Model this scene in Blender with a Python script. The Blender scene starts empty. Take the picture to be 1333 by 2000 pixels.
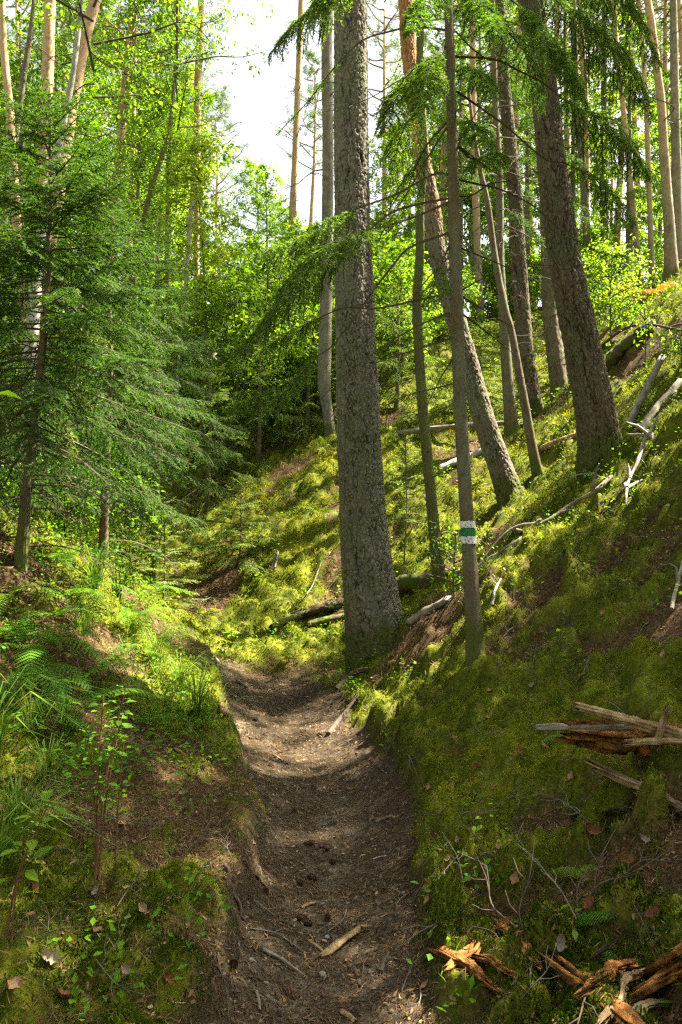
import bpy, math, random
import numpy as np
from mathutils import Vector, Matrix
R = math.radians
rng = np.random.default_rng(7)
random.seed(7)
sc = bpy.context.scene
COL = sc.collection

# ------------------------------------------------------------------ camera, sky, sun, exposure
CAMZ = 1.55
FPX = 1556.0                                  # focal length in photograph pixels (28 mm, 36 mm tall frame)
cam_d = bpy.data.cameras.new('camera'); cam = bpy.data.objects.new('camera', cam_d); COL.objects.link(cam)
cam.location = (0, 0, CAMZ); cam.rotation_euler = (R(90), 0, 0)
cam_d.sensor_fit = 'VERTICAL'; cam_d.sensor_height = 36; cam_d.lens = 28
cam_d.clip_start = 0.05; cam_d.clip_end = 1200
sc.camera = cam
SUN_EL, SUN_AZ = 56.0, 68.0                   # azimuth from the viewing direction towards the right
w = bpy.data.worlds.new('World'); sc.world = w; w.use_nodes = True
nt = w.node_tree; nt.nodes.clear()
sky = nt.nodes.new('ShaderNodeTexSky'); sky.sky_type = 'NISHITA'; sky.sun_disc = False
sky.sun_elevation = R(SUN_EL); sky.sun_rotation = R(SUN_AZ); sky.air_density = 0.7; sky.dust_density = 3.0; sky.ozone_density = 0.6
bg = nt.nodes.new('ShaderNodeBackground'); bg.inputs[1].default_value = 0.085
wo = nt.nodes.new('ShaderNodeOutputWorld')
hz = nt.nodes.new('ShaderNodeMix'); hz.data_type = 'RGBA'; hz.inputs[0].default_value = 0.65      # thin white summer cloud veils the blue
bw = nt.nodes.new('ShaderNodeRGBToBW'); wt = nt.nodes.new('ShaderNodeMix'); wt.data_type = 'RGBA'; wt.blend_type = 'MULTIPLY'; wt.inputs[0].default_value = 1; wt.inputs[7].default_value = (1.0, 0.95, 0.82, 1)
nt.links.new(sky.outputs[0], bw.inputs[0]); nt.links.new(bw.outputs[0], wt.inputs[6]); nt.links.new(sky.outputs[0], hz.inputs[6]); nt.links.new(wt.outputs[2], hz.inputs[7])
nt.links.new(hz.outputs[2], bg.inputs[0]); nt.links.new(bg.outputs[0], wo.inputs[0])
sl = bpy.data.lights.new('sun', 'SUN'); sl.energy = 5.0; sl.angle = R(0.53); sl.color = (1.0, 0.91, 0.74)
sun = bpy.data.objects.new('sun', sl); COL.objects.link(sun)
SUND = Vector((math.sin(R(SUN_AZ))*math.cos(R(SUN_EL)), math.cos(R(SUN_AZ))*math.cos(R(SUN_EL)), math.sin(R(SUN_EL))))
sun.rotation_euler = SUND.to_track_quat('Z', 'Y').to_euler(); sun.location = (6, 2, 20)
vs = sc.view_settings
vs.view_transform = 'Standard'; vs.look = 'None'; vs.gamma = 1; vs.use_curve_mapping = False; vs.exposure = 3.05
cy = sc.cycles
cy.max_bounces = 7; cy.diffuse_bounces = 4; cy.transmission_bounces = 5; cy.glossy_bounces = 2; cy.transparent_max_bounces = 4
cy.use_denoising = False; cy.filter_width = 1.35; cy.sample_clamp_indirect = 6.0
cy.caustics_reflective = False; cy.caustics_refractive = False

# ------------------------------------------------------------------ noise
def _h(ix, iy, iz, s=0):
    n = (ix*374761393 + iy*668265263 + iz*2147483647*3 + s*974634777) & 0xffffffff
    n = ((n ^ (n >> 13))*1274126177) & 0xffffffff
    n = ((n ^ (n >> 16))*2246822519) & 0xffffffff
    return ((n ^ (n >> 15)) & 0xffffff)/float(0xffffff)
def vn(p, s=0):
    p = np.asarray(p, float); i = np.floor(p).astype(np.int64); f = p - i; f = f*f*f*(f*(f*6 - 15) + 10)
    out = 0
    for dx in (0, 1):
        wx = f[:, 0] if dx else 1 - f[:, 0]
        for dy in (0, 1):
            wy = f[:, 1] if dy else 1 - f[:, 1]
            for dz in (0, 1):
                wz = f[:, 2] if dz else 1 - f[:, 2]
                out = out + wx*wy*wz*_h(i[:, 0]+dx, i[:, 1]+dy, i[:, 2]+dz, s)
    return out
def fbm(p, o=4, s=0, g=0.5):
    p = np.asarray(p, float); a = 1; t = 0; r = 0
    for k in range(o):
        r = r + a*vn(p*(2.03**k), s+k); t += a; a *= g
    return r/t
def fbm2(x, y, sc_, o=4, s=0): return fbm(np.stack([x*sc_, y*sc_, np.zeros_like(x)+s*7.3], 1), o, s)
def worley(p, s=0):
    p = np.asarray(p, float); i = np.floor(p).astype(np.int64)
    f1 = np.full(len(p), 9.0); f2 = np.full(len(p), 9.0); cid = np.zeros(len(p))
    for dx in (-1, 0, 1):
        for dy in (-1, 0, 1):
            for dz in (-1, 0, 1):
                c = i + (dx, dy, dz)
                q = np.stack([_h(c[:, 0], c[:, 1], c[:, 2], s+k) for k in (1, 2, 3)], 1) + c
                d = np.sqrt(((q - p)**2).sum(1)); cc = _h(c[:, 0], c[:, 1], c[:, 2], s+9)
                m = d < f1
                f2 = np.where(m, f1, np.minimum(f2, d)); cid = np.where(m, cc, cid); f1 = np.where(m, d, f1)
    return f1, f2, cid
def worley2(x, y, s=0):
    i = np.floor(x).astype(np.int64); j = np.floor(y).astype(np.int64); f1 = np.full(len(x), 9.0); cid = np.zeros(len(x))
    for dx in (-1, 0, 1):
        for dy in (-1, 0, 1):
            a = i+dx; b = j+dy; d = np.hypot(a+_h(a, b, a*0, s+1)-x, b+_h(a, b, a*0, s+2)-y); m = d < f1; cid = np.where(m, _h(a, b, a*0, s+3), cid); f1 = np.where(m, d, f1)
    return f1, cid
def sst(a, b, x):
    t = np.clip((x - a)/(b - a), 0, 1); return t*t*(3 - 2*t)

# ------------------------------------------------------------------ terrain
def at(px, py, d): return ((px - 666.5)/FPX*d, d, CAMZ + (1000 - py)/FPX*d)     # a pixel of the photograph at a depth
CP = [  # (pixel x, pixel y, depth) of points of the forest floor
 (610,2000,2.4),(640,1800,3.0),(645,1600,4.0),(605,1482,5.0),(565,1402,6.0),(545,1344,7.0),(520,1318,7.6),
 (830,2000,2.36),(1000,1850,2.68),(820,1600,3.92),(1000,1600,3.62),(1333,2000,2.05),(1333,1700,2.6),(1333,1430,3.3),(1180,1500,3.45),
 (1333,1100,5.0),(1100,1300,4.6),(1100,1600,3.4),(1000,1100,6.3),(930,1338,5.3),(790,1240,7.0),(1200,1000,6.7),(1333,800,7.2),(730,1310,7.3),
 (800,1360,6.3),(1190,930,8.0),(930,1120,7.2),(1000,1190,5.7),(1200,1180,5.2),
 (380,1950,2.42),(100,1900,2.5),(0,1700,3.0),(200,1650,3.3),(450,1620,3.85),(0,1450,3.8),(200,1350,4.7),(0,1250,4.6),(40,1120,5.2),
 (400,1410,5.85),(395,1335,6.8),(300,1230,7.0),(230,1150,7.2),(100,1050,7.2),(280,1400,4.9),(330,1300,6.2),
 (560,1270,8.6),(450,1230,9.6),(450,1160,10.4),(500,1090,11.0),(600,1000,12.0),(560,920,13.2),(640,800,15.2),(640,740,17.0),
 (300,1120,11.0),(330,1010,13.5),(430,900,15.0),(150,1000,13.0),(0,940,11.0),(300,860,17.0),
 (800,1140,8.9),(700,1130,10.2),(800,1000,11.0),(800,900,12.5),(760,720,16.0),(868,1170,7.6),(1002,980,10.0),(1052,930,10.3),(1004,855,12.0),(1047,820,12.5),(1096,785,14.0),
 (920,900,11.6),(1180,700,13.0),(1333,585,12.0),(1290,700,10.4),(1110,860,10.6),(1310,555,15.5),(1000,640,19.0),
]
XY = [at(*c) for c in CP]
XY += [(-8,8,2.4),(-12,14,3.0),(-6,3,1.6),(-5,0,1.2),(6,0,2.6),(5,4.5,3.2),(9,9,6.0),(10,15,7.0),(0,-1,0.05),(0,-6,0.2),(-3,-4,0.8),(3,-4,1.4),
       (0,26,7.2),(-10,25,5.2),(-20,25,5.0),(10,28,8.4),(20,25,8.6),(0,45,8.0),(-25,45,6.5),(25,45,9.0),(18,5,7.6),(-18,0,3.2),(-12,-12,2.5),(12,-12,4.5),(0,-18,1.0)]
XY = np.array(XY)
def _tk(r2): return np.where(r2 > 1e-12, 0.5*r2*np.log(np.maximum(r2, 1e-12)), 0)
_n = len(XY); _A = np.zeros((_n+3, _n+3))
_A[:_n, :_n] = _tk(((XY[:, None, :2] - XY[None, :, :2])**2).sum(2)) + np.eye(_n)*0.02
_A[:_n, _n] = 1; _A[:_n, _n+1:] = XY[:, :2]; _A[_n:, :_n] = _A[:_n, _n:].T
_W = np.linalg.solve(_A, np.concatenate([XY[:, 2], [0, 0, 0]]))
PATHC = np.array([(-0.10,-14,.4),(-0.12,-4,.4),(-0.1,0,.37),(-0.09,2.4,.36),(-0.05,3,.36),(-0.03,4,.40),(-0.17,5,.47),(-0.36,6,.50),(-0.55,7,.50),(-0.80,7.7,.50),(-1.5,8.5,.5),(-2.6,9.1,.5),(-4.0,9.3,.5),(-7,9.0,.5),(-14,8,.5)])
_t = np.linspace(0, len(PATHC)-1, 300); PD = np.stack([np.interp(_t, np.arange(len(PATHC)), PATHC[:, k]) for k in range(3)], 1)
_tan = np.gradient(PD[:, :2], axis=0); _tan /= np.linalg.norm(_tan, axis=1)[:, None]
def base_h(x, y):
    out = np.empty_like(x)
    for a in range(0, len(x), 40000):
        xs = x[a:a+40000]; ys = y[a:a+40000]
        r2 = (xs[:, None] - XY[None, :, 0])**2 + (ys[:, None] - XY[None, :, 1])**2
        out[a:a+40000] = _tk(r2) @ _W[:_n] + _W[_n] + _W[_n+1]*xs + _W[_n+2]*ys
    r = np.hypot(x, y); k = sst(35, 70, r)
    return out*(1-k) + 7.5*k
def path_uv(x, y):
    u = np.empty_like(x); hw = np.empty_like(x)
    for a in range(0, len(x), 40000):
        xs = x[a:a+40000]; ys = y[a:a+40000]
        j = ((xs[:, None] - PD[None, :, 0])**2 + (ys[:, None] - PD[None, :, 1])**2).argmin(1)
        dx = xs - PD[j, 0]; dy = ys - PD[j, 1]
        u[a:a+40000] = dx*_tan[j, 1] - dy*_tan[j, 0]; hw[a:a+40000] = PD[j, 2]
    return u, hw
def ground(x, y, full=False):
    x = np.atleast_1d(np.asarray(x, float)); y = np.atleast_1d(np.asarray(y, float))
    z = base_h(x, y); u, hw = path_uv(x, y); r = np.hypot(x, y)
    e = hw + 0.16*(fbm2(x, y, 2.1, 3, 3) - 0.5) + 0.07*(fbm2(x, y, 8, 2, 4) - 0.5)
    a = np.abs(u)
    path = 1 - sst(e*0.82, e*1.12, a)
    path = np.where(u < 0, 1 - sst(e - 0.05, e + 0.05, a), path)*(1 - sst(7.5, 8.2, y - .25*(fbm2(x, y, 3.0, 2, 9) - .5)))
    z = z - 0.10*(1 - sst(0.1, 1.25, a/e))
    for tx, ty, th_, tr in ((.33, 7.3, .10, .42), (2.62, 8.0, .10, .40), (2.15, 10.0, .08, .35), (.90, 5.3, .05, .18), (-2.08, 5.2, .05, .2)): z = z + th_*np.exp(-((x-tx)**2+(y-ty)**2)/(2*tr*tr))
    lf = sst(1.2, 1.9, y)*(1 - sst(3.7, 4.6, y))
    z = z + np.where(u < 0, sst(e - 0.07, e + 0.03, a)*np.exp(-np.maximum(a - e, 0)/0.7), 0)*(0.05 + 0.10*lf)
    rr = (u > 0)*sst(3.0, 3.6, y)*(1 - sst(5.2, 6.2, y))
    z = z + rr*sst(e - 0.02, e + 0.08, a)*np.exp(-np.maximum(a - e, 0)/0.5)*0.09
    off = 1 - path
    big = fbm2(x, y, 0.9, 3, 11) - 0.5; mid = fbm2(x, y, 3.3, 3, 12) - 0.5
    lump = fbm2(x, y, 9.0, 3, 13) - 0.5; fine = fbm2(x, y, 34.0, 2, 14) - 0.5
    near = 1 - sst(18, 45, r)
    rb = sst(.1, .6, u)*(1 - sst(5.5, 7.5, y))
    mossn = fbm2(x, y, 1.15, 4, 21)*(1 - .55*rb) + .55*rb*fbm2(x, y, 3.6, 3, 23) + 0.25*(fbm2(x, y, 7, 2, 22) - 0.5)
    left = (1 - sst(-0.7, 0.2, u))*(1 - sst(4.0, 6.0, y))
    moss = sst(0.40, 0.52, mossn - -0.04*left*(1 - 2*sst(2.7, 3.6, y)) + 0.10*sst(5.5, 8.5, y) + 0.02*(u > 0) - 0.045*rb)*off
    wx = x*4.2 + 1.2*(fbm2(x, y, 2.2, 2, 16) - .5); wy = y*4.2 + 1.2*(fbm2(x, y, 2.2, 2, 17) - .5); f1, cid = worley2(wx, wy, 5); g1, gid = worley2(wx*2.3, wy*2.3, 8)      # moss cushions
    cush = off*moss*near*((.035 + .075*cid)*np.maximum(0, 1 - (f1/.62)**2) + (.012+.02*gid)*np.maximum(0, 1 - (g1/.6)**2))
    z = z + off*(0.28*big*sst(2, 6, r) + 0.17*mid + (0.05 + 0.07*moss + 0.07*rb*moss)*lump + 0.05*rb*moss) + (0.012 + 0.016*off)*fine + cush + path*.007*(fbm2(x, y, 70.0, 2, 15) - .5) + path*0.022*lump
    return (z, path, moss, u, e) if full else z
def gz(x, y): return float(ground(x, y)[0])
def gn(x, y, e=0.03):
    x = np.atleast_1d(np.asarray(x, float)); y = np.atleast_1d(np.asarray(y, float))
    n = np.stack([-(ground(x+e, y) - ground(x-e, y))/(2*e), -(ground(x, y+e) - ground(x, y-e))/(2*e), np.ones_like(x)], 1)
    return n/np.linalg.norm(n, axis=1)[:, None]
def hit(px, py, dmin=1.2, dmax=40):
    """where the line of sight through a pixel meets the forest floor"""
    d = np.geomspace(dmin, dmax, 500)
    z = CAMZ + (1000 - py)/FPX*d; x = (px - 666.5)/FPX*d
    b = z < ground(x, d)
    k = int(np.argmax(b)) if b.any() else len(d)-1
    return Vector((x[k], d[k], gz(x[k], d[k])))

# ------------------------------------------------------------------ mesh helpers
def mk(name, V, F, mat, parent=None, attrs=None, smooth=False, loc=None, matidx=None):
    """one mesh object from vertex and face arrays (F: list of (n,k) arrays)"""
    V = np.asarray(V, np.float32); F = [np.asarray(f, np.int32) for f in (F if isinstance(F, list) else [F]) if len(f)]
    me = bpy.data.meshes.new(name)
    me.vertices.add(len(V)); me.vertices.foreach_set('co', V.ravel())
    li = np.concatenate([f.ravel() for f in F]); tot = np.concatenate([np.full(len(f), f.shape[1], np.int32) for f in F])
    st = np.concatenate([[0], np.cumsum(tot)[:-1]]).astype(np.int32)
    me.loops.add(len(li)); me.loops.foreach_set('vertex_index', li)
    me.polygons.add(len(tot)); me.polygons.foreach_set('loop_start', st); me.polygons.foreach_set('loop_total', tot)
    me.polygons.foreach_set('use_smooth', np.full(len(tot), bool(smooth)))
    for k, v in (attrs or {}).items():
        a = me.attributes.new(k, 'FLOAT', 'POINT'); a.data.foreach_set('value', np.asarray(v, np.float32))
    for m in (mat if isinstance(mat, list) else [mat]): me.materials.append(m)
    if matidx is not None: me.polygons.foreach_set('material_index', np.asarray(matidx, np.int32))
    me.update(calc_edges=True); me.validate()
    o = bpy.data.objects.new(name, me); COL.objects.link(o)
    if parent: o.parent = parent
    if loc is not None: o.location = loc
    return o
def tag(o, label, cat, group=None, kind=None):
    if label: o['label'] = label
    if cat: o['category'] = cat
    if group: o['group'] = group
    if kind: o['kind'] = kind
    return o
def thing(name, label, cat, loc=(0, 0, 0), group=None, rot=(0, 0, 0)):
    o = bpy.data.objects.new(name, None); COL.objects.link(o); o.empty_display_size = 0.2
    o.location = loc; o.rotation_euler = rot
    return tag(o, label, cat, group)
def copy_tree(o, parent=None):
    c = o.copy(); COL.objects.link(c); c.parent = parent
    for ch in list(o.children): copy_tree(ch, c)
    return c
class Acc:
    """collects vertices and faces of one mesh"""
    def __init__(s): s.V = []; s.F = {}; s.T = []; s.n = 0
    def add(s, V, F, t=0.5):
        V = np.asarray(V, float); F = np.asarray(F)
        if not len(V): return
        s.V.append(V); s.F.setdefault(F.shape[1], []).append(F + s.n)
        s.T.append(np.broadcast_to(np.asarray(t, float), (len(V),)).copy()); s.n += len(V)
    def build(s, name, mat, parent=None, smooth=False, loc=None, **kw):
        return mk(name, np.concatenate(s.V), [np.concatenate(f) for f in s.F.values()], mat, parent, {'tint': np.concatenate(s.T)}, smooth, loc, **kw)
def nrm(a): return a/np.maximum(np.linalg.norm(a, axis=-1, keepdims=True), 1e-9)
def spline(P, n):
    P = np.asarray(P, float); k = len(P)
    if k < 3: return np.stack([np.interp(np.linspace(0, k-1, n), np.arange(k), P[:, j]) for j in range(P.shape[1])], 1)
    Q = np.concatenate([[2*P[0]-P[1]], P, [2*P[-1]-P[-2]]]); t = np.linspace(0, k-1, n); i = np.minimum(t.astype(int), k-2); f = (t-i)[:, None]
    a, b, c, d = Q[i], Q[i+1], Q[i+2], Q[i+3]
    return 0.5*((2*b) + (-a+c)*f + (2*a-5*b+4*c-d)*f**2 + (-a+3*b-3*c+d)*f**3)
def tube_arrays(P, rad, seg=8, cap=True):
    P = np.asarray(P, float); n = len(P); T = nrm(np.gradient(P, axis=0))
    ref = np.array([0., 0, 1]) if abs(T[0][2]) < 0.9 else np.array([1., 0, 0])
    U = np.zeros_like(P); u = nrm(np.cross(T[0], ref)[None])[0]
    for k in range(n):
        u = u - T[k]*(u @ T[k]); u = u/max(np.linalg.norm(u), 1e-9); U[k] = u
    W = np.cross(T, U); a = np.linspace(0, 2*math.pi, seg, endpoint=False)
    rad = np.broadcast_to(np.asarray(rad, float), (n,))
    N = U[:, None]*np.cos(a)[None, :, None] + W[:, None]*np.sin(a)[None, :, None]
    V = P[:, None] + N*rad[:, None, None]
    i = np.arange(n-1)[:, None]*seg; j = np.arange(seg)[None]; j2 = (j+1) % seg
    F = np.stack([i+j, i+j2, i+seg+j2, i+seg+j], -1).reshape(-1, 4)
    return V.reshape(-1, 3), F, N.reshape(-1, 3)
def tube(acc, P, rad, seg=6, t=0.5):
    V, F, _ = tube_arrays(P, rad, seg); n = len(V); acc.add(V, F, t)
    rad = np.broadcast_to(np.asarray(rad, float), (len(P),))
    for k, s in ((0, 0), (len(P)-1, n-seg)):
        if rad[k] > 0.004:
            c = np.concatenate([[np.asarray(P[k], float)], V[s:s+seg]]); j = np.arange(seg)
            f = np.stack([np.zeros(seg, int), 1+j, 1+(j+1) % seg], 1)
            acc.add(c, f if k else f[:, ::-1], t)
def segs_wood(acc, p0, p1, r0, r1, t=0.5):
    """many thin three-sided twigs at once"""
    p0 = np.asarray(p0); p1 = np.asarray(p1); n = len(p0)
    if not n: return
    d = nrm(p1-p0); a = np.where(np.abs(d[:, 2:3]) < 0.9, [[0., 0, 1]], [[1., 0, 0]]); u = nrm(np.cross(d, a)); v = np.cross(d, u)
    V = np.empty((n, 6, 3))
    for k in range(3):
        o = u*math.cos(k*2.0944) + v*math.sin(k*2.0944)
        V[:, k] = p0 + o*np.reshape(r0, (-1, 1)); V[:, 3+k] = p1 + o*np.reshape(r1, (-1, 1))
    b = np.arange(n)[:, None]*6
    F = np.concatenate([b + np.array([[k, (k+1) % 3, 3+(k+1) % 3, 3+k]]) for k in range(3)])
    acc.add(V.reshape(-1, 3), F, t)
def needles(acc, p0, p1, tint, sp, nl, nw, jit=0.5):
    """needles set along twigs p0-p1, mostly in two ranks"""
    p0 = np.asarray(p0); p1 = np.asarray(p1); L = np.linalg.norm(p1-p0, axis=1)
    cnt = np.maximum((L/sp).astype(int), 1); idx = np.repeat(np.arange(len(p0)), cnt); m = len(idx)
    f = (np.arange(m) - np.repeat(np.cumsum(cnt)-cnt, cnt) + rng.random(m))/cnt[idx]
    d = nrm(p1-p0)[idx]; pos = p0[idx] + (p1-p0)[idx]*f[:, None]
    side = nrm(np.cross(d, [[0, 0, 1.]]) + 1e-6)*np.where(rng.random(m) < .5, 1, -1)[:, None]
    u = nrm(side + rng.normal(0, jit, (m, 3)) + np.array([0, 0, .25]))
    nd = nrm(d*0.75 + u*0.9); wv = nrm(np.cross(nd, rng.normal(0, 1, (m, 3)) + np.array([0, 0, 1.2])))
    nl_ = nl*(0.75 + 0.5*rng.random(m))[:, None]
    V = np.stack([pos - wv*nw/2, pos + wv*nw/2, pos + nd*nl_ + wv*nw*.15, ], 1)
    acc.add(V.reshape(-1, 3), np.arange(3*m).reshape(-1, 3), np.repeat(np.clip(np.asarray(tint)[idx] + rng.normal(0, .09, m), 0, 1), 3))
def sprays(acc, p0, p1, tint, wd):
    """one flat tapering spray of needles per twig, for trees far off"""
    p0 = np.asarray(p0); p1 = np.asarray(p1); n = len(p0); d = nrm(p1-p0)
    s = nrm(np.cross(d, rng.normal(0, .6, (n, 3)) + np.array([0, 0, 1.]))); m = p0*.55 + p1*.45
    wd = wd*(0.6 + 0.8*rng.random((n, 1)))
    V = np.stack([p0, m + s*wd, p1 + d*wd*.5, m - s*wd], 1)
    acc.add(V.reshape(-1, 3), np.arange(4*n).reshape(-1, 4), np.repeat(np.clip(tint + rng.normal(0, .1, n), 0, 1), 4))
def leaves(acc, pos, dr, nor, ln, wd, tint, fold=0.25, near=False):
    """leaf blades folded along the midrib"""
    pos = np.asarray(pos, float); n = len(pos); dr = nrm(np.asarray(dr, float)); s = nrm(np.cross(dr, nor)); up = np.cross(s, dr)
    ln = np.broadcast_to(np.reshape(ln, (-1, 1)), (n, 1)); wd = np.broadcast_to(np.reshape(wd, (-1, 1)), (n, 1))*0.5
    tint = np.broadcast_to(np.asarray(tint, float), (n,))
    if not near:
        m = pos + dr*ln*.45
        V = np.stack([pos, m + s*wd + up*wd*fold, pos + dr*ln, m - s*wd + up*wd*fold], 1); b = np.arange(n)[:, None]*4
        F = np.concatenate([b + np.array([[0, 1, 2]]), b + np.array([[0, 2, 3]])])
        acc.add(V.reshape(-1, 3), F, np.repeat(tint, 4)); return
    prof = [(0, 0, 0), (.18, .62, 0), (.42, 1, .0), (.70, .72, -.06), (1, 0, -.16)]; cols = []
    for q, wq, dz in prof:
        c = pos + dr*ln*q + up*ln*dz; e = up*wd*fold*wq
        cols += [c + s*wd*wq + e, c, c - s*wd*wq + e]
    V = np.stack(cols, 1); b = np.arange(n)[:, None]*15; F = []
    for k in range(4):
        for a in (0, 1): F.append(b + np.array([[3*k+a, 3*k+a+1, 3*k+a+4, 3*k+a+3]]))
    acc.add(V.reshape(-1, 3), np.concatenate(F), np.repeat(tint, 15))

# ------------------------------------------------------------------ materials
def newmat(name):
    m = bpy.data.materials.new(name); m.use_nodes = True; t = m.node_tree; t.nodes.clear()
    return m, t, t.nodes.new('ShaderNodeOutputMaterial')
def ramp(t, fac, stops):
    r = t.nodes.new('ShaderNodeValToRGB'); e = r.color_ramp.elements
    while len(e) > 1: e.remove(e[-1])
    e[0].position = stops[0][0]; e[0].color = (*stops[0][1], 1)
    for p, c in stops[1:]: x = e.new(p); x.color = (*c, 1)
    if fac is not None: t.links.new(fac, r.inputs[0])
    return r.outputs[0]
def attr(t, n): a = t.nodes.new('ShaderNodeAttribute'); a.attribute_name = n; return a.outputs['Fac']
def tex_noise(t, scale, detail=4, rough=.55, vec=None, dist=0):
    n = t.nodes.new('ShaderNodeTexNoise'); n.inputs['Scale'].default_value = scale; n.inputs['Detail'].default_value = detail; n.inputs['Roughness'].default_value = rough; n.inputs['Distortion'].default_value = dist
    if vec is not None: t.links.new(vec, n.inputs['Vector'])
    return n.outputs['Fac']
def mixc(t, fac, a, b, mode='MIX'):
    m = t.nodes.new('ShaderNodeMix'); m.data_type = 'RGBA'; m.blend_type = mode
    for s, v in ((0, fac), (6, a), (7, b)):
        if isinstance(v, (int, float)): m.inputs[s].default_value = v
        elif isinstance(v, tuple): m.inputs[s].default_value = (*v, 1)
        else: t.links.new(v, m.inputs[s])
    return m.outputs[2]
def mth(t, op, a, b=0.0, clamp=False):
    m = t.nodes.new('ShaderNodeMath'); m.operation = op; m.use_clamp = clamp
    for s, v in ((0, a), (1, b)):
        if isinstance(v, (int, float)): m.inputs[s].default_value = v
        else: t.links.new(v, m.inputs[s])
    return m.outputs[0]
def objco(t, scale=(1, 1, 1)):
    c = t.nodes.new('ShaderNodeTexCoord'); mp = t.nodes.new('ShaderNodeMapping'); mp.inputs['Scale'].default_value = scale
    t.links.new(c.outputs['Object'], mp.inputs[0]); return mp.outputs[0]
def leafmat(name, stops, trans=.45, rough=.5, tcol=1.5):
    m, t, o = newmat(name); c = ramp(t, attr(t, 'tint'), stops)
    p = t.nodes.new('ShaderNodeBsdfPrincipled'); p.inputs['Roughness'].default_value = rough; p.inputs['Specular IOR Level'].default_value = .12
    t.links.new(c, p.inputs['Base Color'])
    tr = t.nodes.new('ShaderNodeBsdfTranslucent'); g = mixc(t, 1.0, c, (1.15*tcol, 1.0*tcol, .5*tcol), 'MULTIPLY'); t.links.new(g, tr.inputs[0])
    x = t.nodes.new('ShaderNodeMixShader'); x.inputs[0].default_value = trans
    t.links.new(p.outputs[0], x.inputs[1]); t.links.new(tr.outputs[0], x.inputs[2]); t.links.new(x.outputs[0], o.inputs[0]); return m
def solidmat(name, stops, nscale=20, vecscale=(1, 1, 1), rough=.85, bump=.4, bdist=.01, tintmix=0.0, spec=.2):
    """matt material, its colour from noise and from the tint of each piece"""
    m, t, o = newmat(name); v = objco(t, vecscale); n = tex_noise(t, nscale, 6, .65, v)
    f = n if not tintmix else mth(t, 'ADD', mth(t, 'MULTIPLY', n, 1-tintmix), mth(t, 'MULTIPLY', attr(t, 'tint'), tintmix))
    p = t.nodes.new('ShaderNodeBsdfPrincipled'); p.inputs['Roughness'].default_value = rough; p.inputs['Specular IOR Level'].default_value = spec
    t.links.new(ramp(t, f, stops), p.inputs['Base Color'])
    if bump:
        b = t.nodes.new('ShaderNodeBump'); b.inputs['Strength'].default_value = bump; b.inputs['Distance'].default_value = bdist
        t.links.new(tex_noise(t, nscale*2.2, 6, .7, v), b.inputs['Height']); t.links.new(b.outputs[0], p.inputs['Normal'])
    t.links.new(p.outputs[0], o.inputs[0]); return m
M = {}
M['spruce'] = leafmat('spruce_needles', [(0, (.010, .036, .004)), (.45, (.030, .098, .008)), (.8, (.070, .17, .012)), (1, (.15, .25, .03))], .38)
M['spruce_lit'] = leafmat('young_sunlit_spruce_needles', [(0, (.018, .060, .005)), (.5, (.060, .155, .010)), (1, (.19, .28, .04))], .42)  # lighter young needles, also used to paint sunlight into spruce boughs
M['pineneedle'] = leafmat('pine_needles', [(0, (.03, .06, .02)), (.5, (.06, .12, .03)), (1, (.12, .19, .05))], .3)
M['leaf'] = leafmat('broad_leaves', [(0, (.045, .13, .008)), (.5, (.095, .225, .014)), (1, (.20, .30, .022))], .52)
M['leaf_yellow'] = leafmat('yellowing_leaves', [(0, (.10, .22, .015)), (.5, (.21, .30, .02)), (1, (.38, .37, .03))], .5)
M['fern'] = leafmat('fern_leaves', [(0, (.035, .12, .010)), (.5, (.080, .22, .018)), (1, (.17, .31, .03))], .5)
M['grass'] = leafmat('grass_blades', [(0, (.03, .085, .010)), (.5, (.075, .16, .018)), (1, (.22, .26, .05))], .4)
M['moss'] = leafmat('moss_shoots', [(0, (.020, .038, .002)), (.4, (.062, .104, .004)), (.75, (.16, .19, .008)), (1, (.29, .275, .022))], .4)
M['litter'] = leafmat('fallen_needles', [(0, (.035, .018, .009)), (.4, (.105, .060, .027)), (.75, (.21, .13, .06)), (1, (.36, .26, .14))], .1, .6, 1.0)
M['deadleaf'] = leafmat('fallen_leaves', [(0, (.10, .045, .02)), (.35, (.22, .10, .04)), (.65, (.30, .22, .14)), (1, (.25, .22, .175))], .15, .6, 1.0)
M['deadtwig'] = solidmat('dead_twigs', [(.3, (.035, .025, .018)), (.7, (.12, .09, .065))], 14, (1, 1, 1), .9, .2)
M['brownspray'] = leafmat('dead_spruce_twigs', [(0, (.05, .03, .015)), (.5, (.13, .085, .04)), (1, (.25, .18, .09))], .15, .7, 1.0)
M['greywood'] = solidmat('weathered_wood', [(.25, (.07, .058, .042)), (.55, (.19, .165, .125)), (.8, (.34, .30, .25))], 9, (1, 1, 1), .85, .5)
M['palewood'] = solidmat('bleached_wood', [(.25, (.12, .10, .08)), (.7, (.40, .375, .33))], 12, (1, 1, 1), .8, .4)
M['rotwood'] = solidmat('rotten_wood', [(.25, (.045, .018, .006)), (.43, (.17, .068, .018)), (.58, (.38, .165, .04)), (.85, (.55, .34, .13))], 26, (1, 1, 1), .95, .9, .02)
M['brokenwood'] = solidmat('broken_branch_wood', [(.25, (.08, .045, .02)), (.5, (.24, .16, .075)), (.8, (.42, .33, .19))], 22, (1, 1, 1), .9, .7, .012)
M['mosswood'] = solidmat('mossy_wood', [(.3, (.035, .025, .015)), (.48, (.08, .06, .035)), (.58, (.06, .09, .012)), (.8, (.13, .15, .02))], 7, (1, 1, 1), .95, .8, .02)
M['cone'] = solidmat('cone_scales', [(.3, (.045, .025, .014)), (.7, (.17, .10, .055))], 60, (1, 1, 1), .8, .6, .004, .4)
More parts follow.
